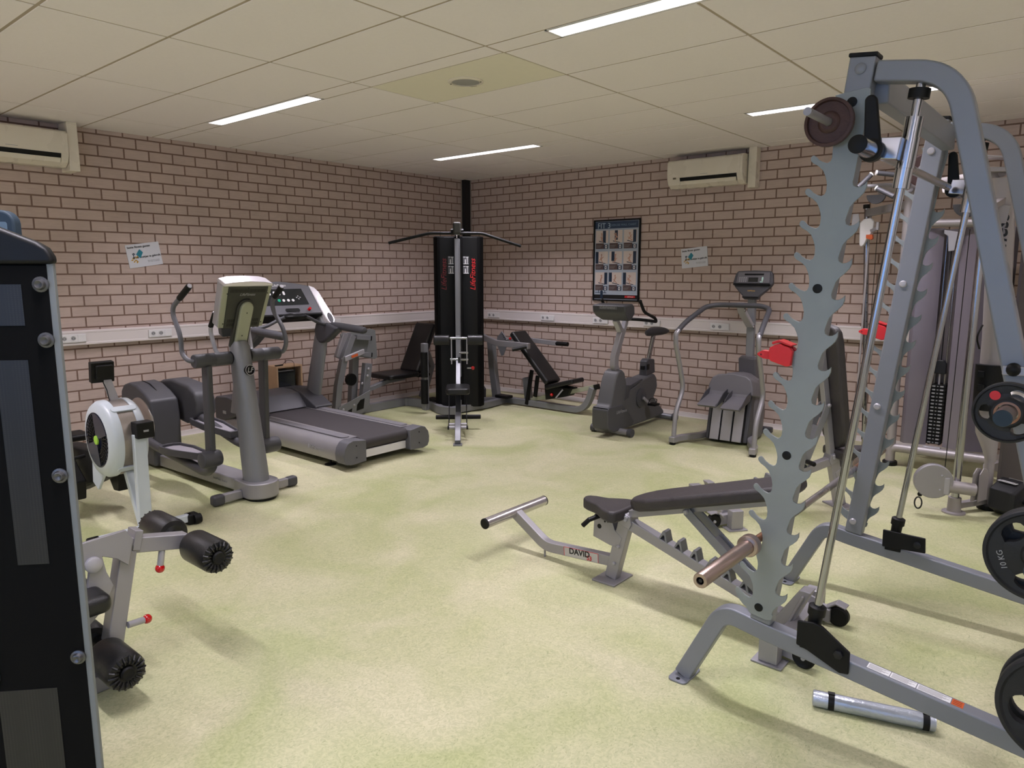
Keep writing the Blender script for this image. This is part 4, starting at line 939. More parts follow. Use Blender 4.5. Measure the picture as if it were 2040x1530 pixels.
g = G(); g.rp([(.05, 0, .64), (.015, 0, .70), (.02, 0, .79), (.135, 0, 1.02), (.16, 0, 1.06)], .06, [.075, .08, .085, .075, .07], Y); g.obj('console_post', SILVER, t, bev=.012, seg=3)
g = G(); g.rp([(.16, 0, 1.03), (.21, 0, 1.12), (.23, 0, 1.17)], .05, .05, Y); g.rp([(.12, 0, 1.04), (.02, 0, 1.16)], .06, .05, Y); g.obj('bar_stem', LGREY, t, bev=.01)
g = G(); g.prism([(-.20, 1.31), (.08, 1.325), (.14, 1.30), (.18, 1.22), (.14, 1.15), (.03, 1.155), (-.10, 1.20), (-.18, 1.24)], (-.19, .19), (-.02, 0, 0), X, Z, Y)
g.v = [Vector((v.x * (1.0), v.y, v.z)) for v in g.v]
g.v = [Vector((v.x * .55 - .0, v.y * (1.0 if v.z > 1.2 else .8), v.z)) for v in g.v]; g.obj('console', DGREY, t, bev=.02, seg=3)
g = G(); g.box((-.125, 0, 1.285), (.012, .20, .03)); g.obj('console_badge', mat('dim_badge', (96, 96, 98), .4), t)
text('LifeFitness', .040, (-.134, 0, 1.287), -Y, Z, GRYINK, t, shear=.25)
g = G(); g.rng(-.01, .055, -.15, .15, 1.300, 1.308); g.obj('display', GLASSY, t)
for s in (-1, 1):
    P = fillet([(.21, 0, 1.16), (.20, s * .17, 1.16), (.40, s * .22, 1.135), (.46, s * .22, 1.125), (.43, s * .22, 1.165), (.20, s * .22, 1.235), (.12, s * .22, 1.34)], .045, 6)
    g = G(); g.tube(P, .0155, 12); g.obj('handlebar', BLACK, t)
    g = G(); g.sph((.118, s * .22, 1.345), .018, 12); g.obj('bar_end', BLACK, t)

# ------------------------------------------------------------------ stepper
t = thing('stair_stepper', 'silver stepper with two treads, tall console and curved handrails', 'stepper', (4.33, -1.30, 0), 93)
STG = mat('stepper_grey', (104, 102, 106), .48, .05, .05, 10, .3, 500)
for s in (-1, 1):
    y = s * .385
    P = fillet([(.02, y, .06), (.04, y, .30), (.205, y, .52), (.07, y, .82), (-.005, y, .96), (-.01, y, 1.06), (.03, y * .98, 1.09)], .09, 7)
    g = G(); g.tube(P, .0225, 14); g.obj('side_rail', SILVER, t)
    g = G(); g.rp(fillet([(-.03, y, .05), (.12, s * .365, .05), (.30, s * .25, .05), (.55, s * .20, .05)], .12), .055, .06, Z); g.obj('base_arm', SILVER, t, bev=.006)
    g = G(); g.lathe([(.02, .0), (.03, .004), (.03, .02), (.02, .022)], (-.0, y, 0), Z, 18); g.obj('rubber_foot', BLACK, t)
P = fillet([(.01, .385, 1.075), (.16, .37, 1.16), (.48, .30, 1.30), (.56, .20, 1.315), (.56, -.20, 1.315), (.52, -.30, 1.29), (.16, -.365, 1.16), (.01, -.385, 1.075)], .09, 7)
g = G(); g.tube(P, .024, 14); g.obj('handrail', DGREY, t)
g = G(); g.rp([(.93, 0, .60), (.90, 0, 1.42)], .075, .06, Y); g.obj('mast', GREYP, t, bev=.008)
g = G(); g.rp([(.88, 0, 1.10), (.64, 0, 1.25), (.57, 0, 1.33)], .075, .045, Y); g.obj('rail_bracket', LGREY, t, bev=.01, seg=3)
for z in (1.27, 1.09):
    g = G(); g.lathe([(.02, 0), (.02, .006), (.012, .012), (.001, .013)], (.60 if z > 1.2 else .88, -.038, z), -Y, 16); g.obj('bolt', CHROME, t)
cO = Vector((.84, 0, 1.37)); ck = Vector((.32, 0, 1)).normalized(); cx = Vector((-ck.z, 0, ck.x))
prof = [(-.075, 0), (.075, 0), (.085, .03), (.17, .115), (.20, .16), (.185, .255), (.165, .285), (0, .292), (-.165, .285), (-.185, .255), (-.20, .16), (-.17, .115), (-.085, .03)]
g = G(); g.prism(prof, (-.05, .0), cO, -Y, ck, cx); g.obj('console', DGREY, t, bev=.012, seg=3)
g = G(); g.prism([(-.165, .16), (.165, .16), (.155, .27), (-.155, .27)], (0, .003), cO, -Y, ck, cx); g.obj('console_face', STG, t)
g = G(); g.prism([(-.045, .17), (.05, .17), (.05, .215), (-.045, .215)], (.003, .006), cO, -Y, ck, cx); g.obj('display', GLASSY, t)
g = G(); g.prism([(-.09, .238), (.10, .238), (.10, .255), (-.09, .255)], (.003, .005), cO, -Y, ck, cx); g.prism([(-.185, .135), (.185, .135), (.180, .147), (-.180, .147)], (.003, .03), cO, -Y, ck, cx); g.prism([(-.075, .005), (.075, .005), (.08, .018), (-.08, .018)], (0, .012), cO, -Y, ck, cx); g.obj('console_ledge', BLACK, t)
g = G()
for i in range(4):
    for j in range(4): g.prism(rrect(-.14 + i * .021, -.126 + i * .021, .168 + j * .014, .177 + j * .014, .003, 2), (.003, .0055), cO, -Y, ck, cx)
g.obj('key_pad', GRYINK, t)
g = G(); g.prism(rrect(.085, .10, .18, .22, .006, 2), (.003, .006), cO, -Y, ck, cx); g.prism(rrect(.07, .10, .165, .175, .004, 2), (.003, .006), cO, -Y, ck, cx); g.obj('start_key', mat('mint', (190, 225, 210), .4), t)
text('LifeFitness', .018, cO + ck * .08 + cx * .001, -Y, ck, YELL, t)
# body and treads
bo = [(-.205, .02), (.205, .02), (.215, .35), (.195, .50), (.165, .60), (.08, .655), (0, .665), (-.08, .655), (-.165, .60), (-.195, .50), (-.215, .35)]
def ring(u, k, dz): return [Vector((u, a * k, .02 + (b - .02) * dz)) for a, b in bo]
g = G(); g.loft([ring(.50, .97, .98), ring(.55, 1.02, 1.0), ring(.75, 1.0, .98), ring(.90, .85, .90), ring(.98, .6, .7)]); g.obj('body_shell', STG, t, bev=.01)
g = G(); g.loft([[Vector((x, a, z)) for x, z in ((.90, 0.45), (.83, .78), (.93, .80), (1.0, .45))] for a in (-.09, -.07, .07, .09)]); g.obj('mast_cover', STG, t, bev=.02, seg=3)
fk = Vector((.22, 0, 1)).normalized(); fO = Vector((.33, 0, .03)); fx = Vector((-fk.z, 0, fk.x))
g = G(); g.prism([(-.205, 0), (.205, 0), (.205, .48), (-.205, .48)], (-.22, -.02), fO, -Y, fk, fx); g.obj('front_frame', DGREY, t, bev=.012)
g = G(); g.prism([(-.17, .0), (.17, .0), (.17, .47), (-.17, .47)], (-.02, -.01), fO, -Y, fk, fx); g.obj('front_gap', BLACK, t)
for a, b in ((-.155, -.065), (-.05, .05), (.065, .155)):
    g = G(); g.prism([(a, .0), (b, .0), (b, .465), (a, .465)], (-.01, .006), fO, -Y, fk, fx); g.obj('front_strip', LGREY, t, bev=.004)
g = G(); g.prism([(-.225, .45), (.225, .45), (.215, .53), (.19, .60), (.14, .632), (0, .65), (-.14, .632), (-.19, .60), (-.215, .53)], (-.22, .03), fO, -Y, fk, fx); g.obj('front_hood', STG, t, bev=.016, seg=3)
for s in (-1, 1):
    yc_ = s * .112
    g = G(); o1 = [(.03, .38), (.38, .49)]
    zt = .395 if s > 0 else .385
    pts = [(.10, zt), (.13, zt - .02), (.40, zt + .035), (.44, zt + .13), (.42, zt + .135), (.385, zt + .07), (.12, zt + .015)]
    g.xz(pts, yc_ - .088, yc_ + .088); g.obj('tread', STG, t, bev=.005)
    for q in (-1, 1):
        g = G(); g.xz([(.13, zt), (.40, zt + .04), (.435, zt + .135), (.30, zt + .10)], yc_ + q * .088 - .004, yc_ + q * .088 + .004); g.obj('tread_side', DGREY, t, bev=.003)
g = G(); g.rp([(1.0, -.24, .045), (1.0, .24, .045)], .06, .06, Z); g.obj('rear_foot', DGREY, t, bev=.012)

# ------------------------------------------------------------------ smith machine rack (two side frames along X at two depths)
YN, YF = -4.876, -3.676
RACKP = mat('rack_paint', (128, 131, 138), .42, .28, .04, 10, .12, 500)
t = thing('smith_machine', 'tall blue grey rack with toothed bar hooks, guide rods and a sliding bar', 'rack', (6.5, -4.276, 0))
A_ = Vector((6.178, 0, .40)); UPD = Vector((.203, 0, 1.75)).normalized(); UPN = Vector((UPD.z, 0, -UPD.x))
def at(s, tt, y): return Vector((A_.x, y, A_.z)) + UPD * s + UPN * tt
LT = [1.603 - .1037 * k for k in range(16)]; RT = [1.532 - .1195 * k for k in range(13)]
def hook_plate():
    left = [(-.055, 1.790), (-.040, 1.76), (-.034, 1.70), (-.036, 1.655)]
    for i, s0 in enumerate(LT):
        left += [(-.030, s0 - .004), (-.033, s0 - .014), (-.041, s0 - .0195), (-.056, s0 - .0165), (-.070, s0 - .010), (-.080, s0 - .001), (-.087, s0 + .003), (-.0935, s0 + .001), (-.097, s0 - .006), (-.095, s0 - .014), (-.086, s0 - .022), (-.068, s0 - .030), (-.052, s0 - .042), (-.042, s0 - .058), (-.035, s0 - .074), (-.031, s0 - .088)]
    left = left[:-6] + [(-.090, .022), (-.074, .004), (-.058, -.008), (-.044, -.014), (-.030, -.030)]
    right = []
    for s0 in reversed(RT):
        right += [(.050, s0 - .100), (.053, s0 - .082), (.062, s0 - .066), (.076, s0 - .050), (.087, s0 - .034), (.091, s0 - .018), (.089, s0), (.084, s0 - .009), (.074, s0 - .017), (.062, s0 - .0195), (.051, s0 - .015), (.047, s0 - .004), (.048, s0 + .008)]
    base = [(.030, -.034), (.052, -.024), (.055, -.005)]
    return left + base + right + [(.049, 1.66), (.056, 1.76), (.048, 1.806), (.036, 1.811)]
HP = hook_plate()
tube_w = .075
for y, s, nm in ((YN, -1, 'near'), (YF, 1, 'far')):
    # rail with bent front leg
    P = fillet([(5.875, y, .01), (6.035, y, .335), (6.16, y, .312), (7.50, y, .148)], .075, 9)
    g = G(); g.rp(P, .06, .068, Y); rl = wo(g, 'base_rail', RACKP, t, bev=.007, seg=3)
    g = G(); g.prism(rrect(5.835, 5.915, y - .075, y + .075, .02), (0, .008), (0, 0, 0), X, Y); wo(g, 'foot_plate', RACKP, t, bev=.002)
    g = G()
    for q in (-1, 1): g.cyl((5.875, y + q * .055, .008), (5.875, y + q * .055, .010), .008, n=12)
    wo(g, 'foot_bolt_holes', BLACK, t)
    g = G(); g.rp([(7.48, y, .02), (7.50, y, .20)], .07, .06, Y); wo(g, 'rear_foot', RACKP, t, bev=.006)
    g = G(); g.rp([at(-.055, .01, y), at(1.905, .004, y)], .060, .078, Y); wo(g, 'upright', RACKP, t, bev=.006, seg=3)
    g = G(); g.rp([at(1.903, .004, y), at(1.916, .004, y)], .066, .086, Y); wo(g, 'upright_cap', BLACK, t, bev=.004)
    P = fillet([(6.44, y, 2.243), (6.655, y, 2.208), (7.168, y, .19)], .115, 10)
    g = G(); g.rp(P, .060, .062, Y); wo(g, 'rear_leg', RACKP, t, bev=.007, seg=3)
    yp = y + s * .036
    g = G(); O = Vector((A_.x, yp, A_.z)); g.prism(HP, (-.004, .004), O, UPN, UPD, Y); wo(g, 'hook_plate', GALV, t, bev=.0012, seg=1)
    g = G(); g.lathe([(.017, 0), (.017, .004), (.012, .008), (.001, .009)], at(1.868, .004, y + s * .030), (0, s, 0), 20); wo(g, 'bolt_head', LGREY if s > 0 else RACKP, t)
    for z_ in (.005, .598, 1.183, 1.768):
        # black plugs outside, bolt heads inside
        g = G(); c = at(z_, 0, y + s * .040); g.lathe([(.0155, 0), (.0155, .002), (.012, .003), (.001, .003)], c, (0, s, 0), 20); wo(g, 'plate_plug', BLACK, t)
        g = G(); c = at(z_, 0, y - s * .030); g.lathe([(.016, 0), (.016, .004), (.012, .008), (.001, .009)], c, (0, -s, 0), 20); wo(g, 'bolt_head', LGREY, t)
    # guide rod
    a, b = Vector((6.357, y + (0 if s < 0 else -.0), .30)), Vector((6.568, y, 2.225))
    g = G(); g.cyl(a, b, .0135, n=20); wo(g, 'guide_rod', CHROME, t)
    d = (b - a).normalized()
    g = G(); g.lathe([(.016, 0), (.030, .0), (.030, .028), (.016, .028)], b - d * .078, d, 24); wo(g, 'rod_stop', BLACK, t)
    g = G(); k0 = a + d * .075
    g.lathe([(.022, -.03), (.024, .05), (.030, .052), (.030, .082), (.024, .086), (.014, .086)], k0, d, 24)
    wo(g, 'rod_bumper', BLACK, t)
    g = G()
    yo = y + s * .036 * (1 if s < 0 else -1)
    g.prism([(6.32, .40), (6.375, .41), (6.405, .405), (6.50, .34), (6.50, .26), (6.47, .255), (6.36, .30), (6.32, .31)] if s < 0 else [(6.318, .40), (6.50, .398), (6.505, .325), (6.32, .315)], (-.006, .006), (0, yo, 0), X, Z, Y)
    g.rng(6.33, 6.40, min(yo, y), max(yo, y), .30, .39)
    wo(g, 'rod_bracket', BLACK, t, bev=.004)
    g = G(); c = Vector((6.465 if s < 0 else 6.47, yo - .006, .325 if s < 0 else .36)); g.lathe([(.016, 0), (.016, .010), (.010, .012), (.001, .012)], c, -Y, 6 if s < 0 else 12); wo(g, 'bracket_bolt', CHAR, t)
g = G(); g.rp([(6.445, YN + .03, 2.20), (6.445, YF - .03, 2.20)], .095, .05, Z)
wo(g, 'cross_beam', RACKP, t, bev=.006)
g = G(); g.rp([(7.11, YN, .34), (7.11, YF, .34)], .06, .06, Z); wo(g, 'rear_cross_beam', RACKP, t, bev=.006)
# warning stickers on the near rail
def railpt(x, y, d=0): return Vector((x, y, .312 - (x - 6.16) * .1224 + .0345 + d))
sd = Vector((1, 0, -.1224)).normalized()
for x0, x1, m_ in ((6.55, 6.62, WHTINK), (6.622, 6.70, WHTINK), (6.702, 6.80, WHTINK), (6.802, 6.835, ORANGE)):
    g = G(); g.prism([(0, -.018), (x1 - x0, -.018), (x1 - x0, .018), (0, .018)], (0, .0008), railpt(x0, YN), sd, Y); wo(g, 'rail_sticker', m_, t)
    if m_ is WHTINK:
        g = G()
        for k in range(6): g.prism([(.004, -.001), (x1 - x0 - .004 - .01 * (k % 3), -.001), (x1 - x0 - .004 - .01 * (k % 3), .001), (.004, .001)], (.0009, .0013), railpt(x0, YN + .012 - k * .005), sd, Y)
        wo(g, 'small_print', GRYINK, t)
g = G()
for k in range(3): g.prism([(.003, -.001), (.028, -.001), (.028, .001), (.003, .001)], (.0009, .0013), railpt(6.802, YN + .010 - k * .01), sd, Y)
wo(g, 'small_print', BLKINK, t)
# sliding bar assembly
BX, BZ = 6.462, 1.995
rod = lambda z, y: Vector((6.357 + .211 * (z - .30) / 1.925, y, z))
g = G(); g.cyl((BX, YN + .05, BZ), (BX, YF - .05, BZ), .0145, n=20); wo(g, 'sliding_bar', STEEL, t)
for y, s in ((YN, -1), (YF, 1)):
    g = G(); g.cyl((BX, y + s * .10, BZ), (BX, y + s * .238, BZ), .0265, n=28); wo(g, 'bar_sleeve', CHROME, t)
    g = G(); g.lathe([(.0267, 0), (.0267, .002), (.023, .004), (.001, .004)], (BX, y + s * .238, BZ), (0, s, 0), 28); wo(g, 'sleeve_cap', BLACK, t)
    d = (rod(2.1, y) - rod(1.9, y)).normalized()
    for z0, z1, r_ in ((1.885, 1.945, .025), (1.945, 2.035, .027), (2.035, 2.095, .025)):
        g = G(); g.lathe([(.015, 0), (r_, 0), (r_, (z1 - z0) * 1.004), (.015, (z1 - z0) * 1.004)], rod(z0, y), d, 24); wo(g, 'slide_bearing', CHROME, t)
    g = G(); g.prism([(BX - .012, 1.975), (6.53, 1.965), (6.54, 2.03), (BX, 2.035)], (-.022, .022), (0, y + s * .055, 0), X, Z, Y); wo(g, 'bearing_block', CHROME, t, bev=.003)
    g = G(); g.lathe([(.020, -.012), (.034, -.010), (.034, .014), (.026, .018), (.022, .018)], (BX, y + s * .088, BZ), (0, s, 0), 28); wo(g, 'hook_collar', BLACK, t)
    g = G(); g.prism([(BX - .024, BZ - .004), (BX + .026, BZ + .004), (BX + .004, BZ + .155), (BX - .008, BZ + .166), (BX - .022, BZ + .165), (BX - .031, BZ + .155)], (-.010, .010), (0, y + s * .080, 0), X, Z, Y); wo(g, 'safety_hook', BLACK, t, bev=.007, seg=3)
# plate pegs on the near rear leg
for x, z, r_ in ((6.883, 1.252, .025), (6.985, .855, .025), (7.09, .445, .025)):
    g = G(); g.cyl((x, YN - .03, z), (x, YN - .30, z), r_ * .9, n=24); g.lathe([(.038, 0), (.038, .006), (.03, .01)], (x, YN - .03, z), -Y, 24, cap=False); wo(g, 'plate_peg', STEEL, t)
    g = G(); g.lathe([(.0225, 0), (.021, .004), (.001, .004)], (x, YN - .30, z), -Y, 24); wo(g, 'peg_cap', BLUED, t)
for y, s in ((YN, -1), (YF, 1)):
    g = G(); g.cyl(at(1.70, -.04, y + s * .03), at(1.70, -.04, y + s * .30), .012, n=20); wo(g, 'small_peg', SILVER, t)
g = G(); g.sph((6.872, YN - .035, 1.352), .020, 14); wo(g, 'leg_button', BLACK, t)
g = G(); g.rng(6.845, 6.905, YN - .042, YN - .031, 1.335, 1.362); wo(g, 'button_plate', LGREY, t, bev=.004)

# weight plates on the pegs: faces look towards -Y
def disc_iron(name, x, y, z, r, th, label, s=-1):
    o = thing(name, label, 'weight plate', (x, y, z), 0)
    g = G(); g.lathe([(.0135, 0), (.022, .0), (.022, th), (.028, th - .002), (.034, th * .6), (r * .84, th * .55), (r * .88, th), (r, th * .9), (r, th * .1), (r * .9, 0)][1:] , (0, 0, 0), (0, s, 0), 48, cap=False)
    g.lathe([(.022, 0), (r * .9, 0)], (0, 0, 0), (0, s, 0), 48, cap=False); g.lathe([(.0135, th), (.022, th)], (0, 0, 0), (0, s, 0), 48, cap=False); g.lathe([(.0135, 0), (.0135, th)], (0, 0, 0), (0, s, 0), 32, cap=False)
    g.obj('disc', BROWNP, o); return o
pc = at(1.70, -.04, 0)
disc_iron('iron_plate', pc.x, YN - .085, pc.z, .074, .022, 'brown rusty iron disc on the top front peg of the near rack side')
disc_iron('iron_plate', pc.x, YF + .10, pc.z, .074, .022, 'brown rusty iron disc on the top peg of the far rack side', 1)
def grip_plate(x, y, z, r, th, label, n=3, rot=0, red=False, grp=None, txt=None):
    # rubber plate with oval hand holes, facing -Y; local x,z in the disc
    o = thing('rubber_plate', label, 'weight plate', (x, y, z), 0, grp)
    hub = .036
    g = G()
    def P_(rr, a, h): return Vector((rr * math.cos(a), -h, rr * math.sin(a)))
    N = 72; ri, ro = r * .44, r * .82; hw = R(23)
    def holemask(a):
        for k in range(n):
            d = (a - rot - 2 * PI * k / n + PI) % (2 * PI) - PI
            if abs(d) < hw: return math.sqrt(max(0, 1 - (d / hw) ** 2))
        return 0
    rm = (ri + ro) / 2
    def hin(a): m = holemask(a); return rm - (rm - ri) * m
    def hout(a): m = holemask(a); return rm + (ro - rm) * m
    rows = []
    prof = [(lambda a: .0255, 0), (lambda a: .0255, th), (lambda a: hub, th), (lambda a: hub + .006, th * .8), (lambda a: hin(a) - .006, th * .78), (hin, th * .74), (hin, 0), (lambda a: .0255, 0)]
    rings = [[P_(f(2 * PI * k / N), 2 * PI * k / N, h) for k in range(N)] for f, h in prof]
    g.loft(rings, cap=False)
    prof = [(hout, 0), (hout, th * .74), (lambda a: hout(a) + .006, th * .78), (lambda a: r * .89, th * .80), (lambda a: r * .93, th), (lambda a: r * .985, th * .96), (lambda a: r, th * .85), (lambda a: r, th * .15), (lambda a: r * .985, th * .04), (hout, 0)]
    rings = [[P_(f(2 * PI * k / N), 2 * PI * k / N, h) for k in range(N)] for f, h in prof]
    g.loft(rings, cap=False); g.obj('disc', RUBBER, o, ang=40)
    g = G(); g.lathe([(.0252, th * .0), (.0252, th + .001), (.031, th + .001), (.031, th)], (0, 0, 0), -Y, 36, cap=False); g.obj('steel_hub', COPPER if red else STEEL, o)
    if red:
        a = R(125); g = G(); g.prism(circ(r * .66 * math.cos(a), r * .66 * math.sin(a), r * .155, 24), (th * .79, th * .81), (0, 0, 0), X, Z, -Y); g.obj('red_mark', REDINK, o)
    if txt:
        for k, (tx, ang_) in enumerate(txt):
            a = R(ang_); text(tx, r * .16, (r * .66 * math.cos(a), -th * .805, r * .66 * math.sin(a)), (math.sin(a), 0, -math.cos(a)), (math.cos(a), 0, math.sin(a)), GRYINK, o)
    return o
grip_plate(6.883, YN - .175, 1.252, .083, .034, 'small black rubber plate with a red mark on the top rear peg', 3, R(185), True)
grip_plate(6.985, YN - .125, .8525, .131, .034, 'black rubber plate with oval grips on the middle rear peg, at the right edge', 3, R(138), txt=[('10 KG', 200)])
grip_plate(6.985, YN - .085, .8525, .128, .032, 'black rubber plate behind another on the middle rear peg', 3, R(120))
grip_plate(7.09, YN - .17, .4425, .165, .036, 'large black rubber plate in front on the lowest rear peg, bottom right corner', 3, R(195))
grip_plate(7.09, YN - .105, .4425, .165, .036, 'large black rubber plate behind the front one on the lowest rear peg', 3, R(80))

# red clips hanging from the hooks
def clip(y, label, flip=1):
    o = thing('collar_clip', label, 'clip', (6.208, y, 1.352), 0); o.scale = (.88, .88, .88)
    for y0, y1 in ((-.030, -.0065), (.0065, .030)):
        g = G(); g.prism([(-.045, .0), (-.04, .022), (-.020, .034), (.0, .040), (.018, .032), (.040, .026), (.050, .012), (.045, -.045), (.028, -.050), (-.034, -.032), (-.042, -.022)], (y0, y1), (0, 0, 0), X, Z, Y); g.obj('clamp_body', RED, o, bev=.005, seg=3)
    g = G(); g.prism([(-.040, .005), (-.072, .008), (-.095, -.006), (-.094, -.014), (-.070, -.026), (-.040, -.028)], (-.014, .014), (0, 0, 0), X, Z, Y); g.obj('lever', RED, o, bev=.003)
    g = G(); g.cyl((-.078, -.0145, -.010), (-.078, .0145, -.010), .004, n=10); g.cyl((-.005, -.029, -.01), (-.005, .029, -.01), .006, n=12); g.obj('pivot_pin', mat('dark_red', (110, 20, 26), .4), o)
    g = G(); g.prism([(-.03, .034), (.0, .044), (.02, .036), (.045, .030), (.048, .036), (.018, .046), (-.005, .054), (-.032, .044)], (-.030, .030), (0, 0, 0), X, Z, Y); g.obj('top_jaw', RED, o, bev=.003)
    return o
clip(YN - .036, 'red plastic bar clip held on a left hook of the near rack plate')
clip(YF + .036, 'red plastic bar clip held on a left hook of the far rack plate')

# barbell lying low across the hooks
o = thing('barbell', 'steel barbell without weights lying low across the rack hooks', 'barbell', (6.162, -4.276, .6655), 0)
g = G(); g.cyl((0, -.72, 0), (0, .72, 0), .0142, n=20); g.obj('shaft', STEEL, o)
for s in (-1, 1):
    g = G(); g.lathe([(.0142, .70), (.037, .702), (.039, .706), (.039, .736), (.036, .740), (.026, .742)], (0, 0, 0), (0, s, 0), 32, cap=False); g.obj('collar', RUSTY, o)
    g = G(); g.lathe([(.025, .74), (.025, 1.108), (.023, 1.112), (.013, 1.112), (.012, 1.104)], (0, 0, 0), (0, s, 0), 32, cap=False); g.obj('sleeve', RUSTY, o)
    g = G(); g.lathe([(.013, 1.106), (.001, 1.106)], (0, 0, 0), (0, s, 0), 20); g.lathe([(.007, 1.106), (.007, 1.110), (.001, 1.110)], (0, 0, 0), (0, s, 0), 6); g.obj('end_bolt', CHAR, o)
    g = G(); g.lathe([(.0143, .16), (.0150, .165), (.0150, .42), (.0143, .425)], (0, 0, 0), (0, s, 0), 24, cap=False); g.obj('knurled_grip', mat('knurled_steel', (120, 116, 116), .5, .8, 0, 600, .5, 1500), o)
    g = G(); g.cyl((0, s * .60, 0), (0, s * .70, 0), .0146, n=20); g.obj('worn_end', COPPER, o)

# ------------------------------------------------------------------ adjustable benches (x from the wheels to the front post)
def make_bench(label, loc, h, ang_, front=True):
    o = thing('weight_bench', label, 'bench', loc, h, None)
    g = G(); g.rp(fillet([(.0, -.22, .05), (.08, -.22, .06), (.08, .22, .06), (.0, .22, .05)], .03), .06, .055, Z); g.obj('rear_crossbar', SILVER, o, bev=.006)
    for s in (-1, 1):
        g = G(); g.rng(.055, .135, s * .25, s * .315, .008, .13); g.obj('foot_column', SILVER, o, bev=.005)
        g = G(); g.rng(.03, .16, s * .235, s * .33, 0, .009); g.obj('foot_plate', SILVER, o, bev=.002)
        g = G(); g.lathe([(.012, -.018), (.040, -.018), (.047, -.012), (.047, .012), (.040, .018), (.034, .014), (.012, .014)], (-.03, s * .235, .048), (0, s, 0), 28); g.obj('wheel', BLACK, o)
        g = G(); g.lathe([(.009, .014), (.009, .022), (.001, .024)], (-.03, s * .235, .048), (0, s, 0), 14); g.obj('axle_cap', LGREY, o)
        g = G(); g.rp([(.03, s * .235, .075), (-.02, s * .235, .112), (-.065, s * .235, .100)], .058, .008, Y); g.obj('wheel_guard', SILVER, o, bev=.003)
        g = G(); g.prism([(.10, .03), (.02, .055), (.06, .12), (.10, .13)], (s * .20 - .006, s * .20 + .006), (0, 0, 0), X, Z, Y); g.obj('gusset', SILVER, o, bev=.002)
    g = G(); g.rp([(.05, 0, .22), (.11, 0, .07), (.16, 0, .03)], .10, .012, Y); g.prism([(.19, .05), (.10, .055), (.02, .24), (.07, .24)], (-.035, .035), (0, 0, 0), X, Z, Y); g.obj('rear_gusset', SILVER, o, bev=.004)
    g = G(); g.rp([(.10, 0, .065), (.955, 0, .335)], .06, .055, Y); g.obj('main_rail', SILVER, o, bev=.005)
    for k in range(7):
        x = .22 + k * .085; z = .065 + (x - .10) * .3158 + .027
        if z > .32: continue
        g = G(); g.prism([(x - .008, z - .004), (x + .006, z + .052), (x + .020, z + .056), (x + .040, z + .018), (x + .036, z + .008), (x + .018, z + .036), (x + .012, z + .034), (x + .004, z)], (-.03, .03), (0, 0, 0), X, Z, Y); g.obj('ladder_step', GREYP, o, bev=.0015)
    g = G(); g.rp([(1.055, 0, .012), (.975, 0, .345)], .055, .07, Y); g.obj('front_post', SILVER, o, bev=.005)
    g = G(); g.rng(.985, 1.125, -.095, .095, 0, .010); g.obj('post_plate', SILVER, o, bev=.002)
    g = G(); g.prism([(.94, .31), (1.0, .33), (.99, .375), (.965, .392), (.935, .38), (.925, .34)], (-.04, .04), (0, 0, 0), X, Z, Y); g.obj('hinge_bracket', SILVER, o, bev=.004)
    for z, x in ((.36, .958), (.10, 1.03), (.20, 1.006), (.375, .955)):
        for s in (-1, 1):
            g = G(); g.lathe([(.011, 0), (.011, .006), (.007, .010), (.001, .011)], (x, s * (.04 if z > .3 else .0275), z), (0, s, 0), 6); g.obj('bolt', LGREY, o)
    # back pad on its hinge
    hx, hz = .945, .378; a = R(ang_); dx, dz = -math.cos(a), math.sin(a); nx, nz = math.sin(a), math.cos(a)
    Pd = lambda u, v: Vector((hx + dx * u + nx * v, 0, hz + dz * u + nz * v))
    g = G(); g.rp([Pd(-.0, .012), Pd(.84, .012)], .05, .04, Y); g.obj('pad_spine', SILVER, o, bev=.004)
    U_ = Vector((dx, 0, dz)); N_ = Vector((nx, 0, nz))
    ol = [(.055, -.07), (.035, -.02), (.035, .02), (.055, .07), (.11, .115), (.20, .132), (.78, .145), (.86, .135), (.895, .10), (.905, .04), (.905, -.04), (.895, -.10), (.86, -.135), (.78, -.145), (.20, -.132), (.11, -.115)]
    g = G(); g.prism(ol, (.034, .098), (hx, 0, hz), U_, Y, N_ if U_.cross(Y).dot(N_) > 0 else N_); g.obj('back_pad', VINYLB, o, bev=.022, seg=4)
    # prop arms and quadrant
    pu = .34 if ang_ < 40 else .36
    tz = lambda x: .065 + (x - .10) * .3158 + .055
    px_ = .24 if ang_ < 40 else .74
    for s in (-1, 1):
        g = G(); g.rp([Pd(pu, .005) + Y * s * .038, Vector((px_, s * .038, tz(px_) + .01))], .012, .045, Y); g.obj('prop_arm', GREYP, o, bev=.003)
        g = G(); g.lathe([(.014, 0), (.014, .006), (.008, .012), (.001, .013)], Pd(pu, .005) + Y * s * .044, (0, s, 0), 16); g.obj('bolt', LGREY, o)
    g = G(); q = Pd(pu, .0).lerp(Vector((px_, 0, tz(px_))), .35); q2 = Pd(pu, .0).lerp(Vector((px_, 0, tz(px_))), .95); g.rp([q, q2], .05, .03, Y); g.obj('prop_core', GREYP, o, bev=.003)
    g = G(); q = Vector((px_, 0, tz(px_) + .012)); g.cyl(q + Y * -.06, q + Y * .06, .009, n=12); g.obj('prop_rod', CHROME, o)
    g = G(); q = Vector((px_, 0, tz(px_) + .03)); g.tube([q - Y * .05, q - Y * .058, q - Y * .135, q - Y * .14], [.012, .016, .016, .010], 12); g.obj('adjust_handle', BLACK, o)
    # seat
    g = G(); g.prism([(1.005, .19), (.985, .25), (1.03, .285), (1.05, .335), (1.16, .345), (1.165, .22), (1.06, .195)], (-.03, .03), (0, 0, 0), X, Z, Y); g.obj('seat_bracket', SILVER, o, bev=.003)
    g = G(); g.cyl((1.125, -.031, .285), (1.125, .031, .285), .013, n=20)
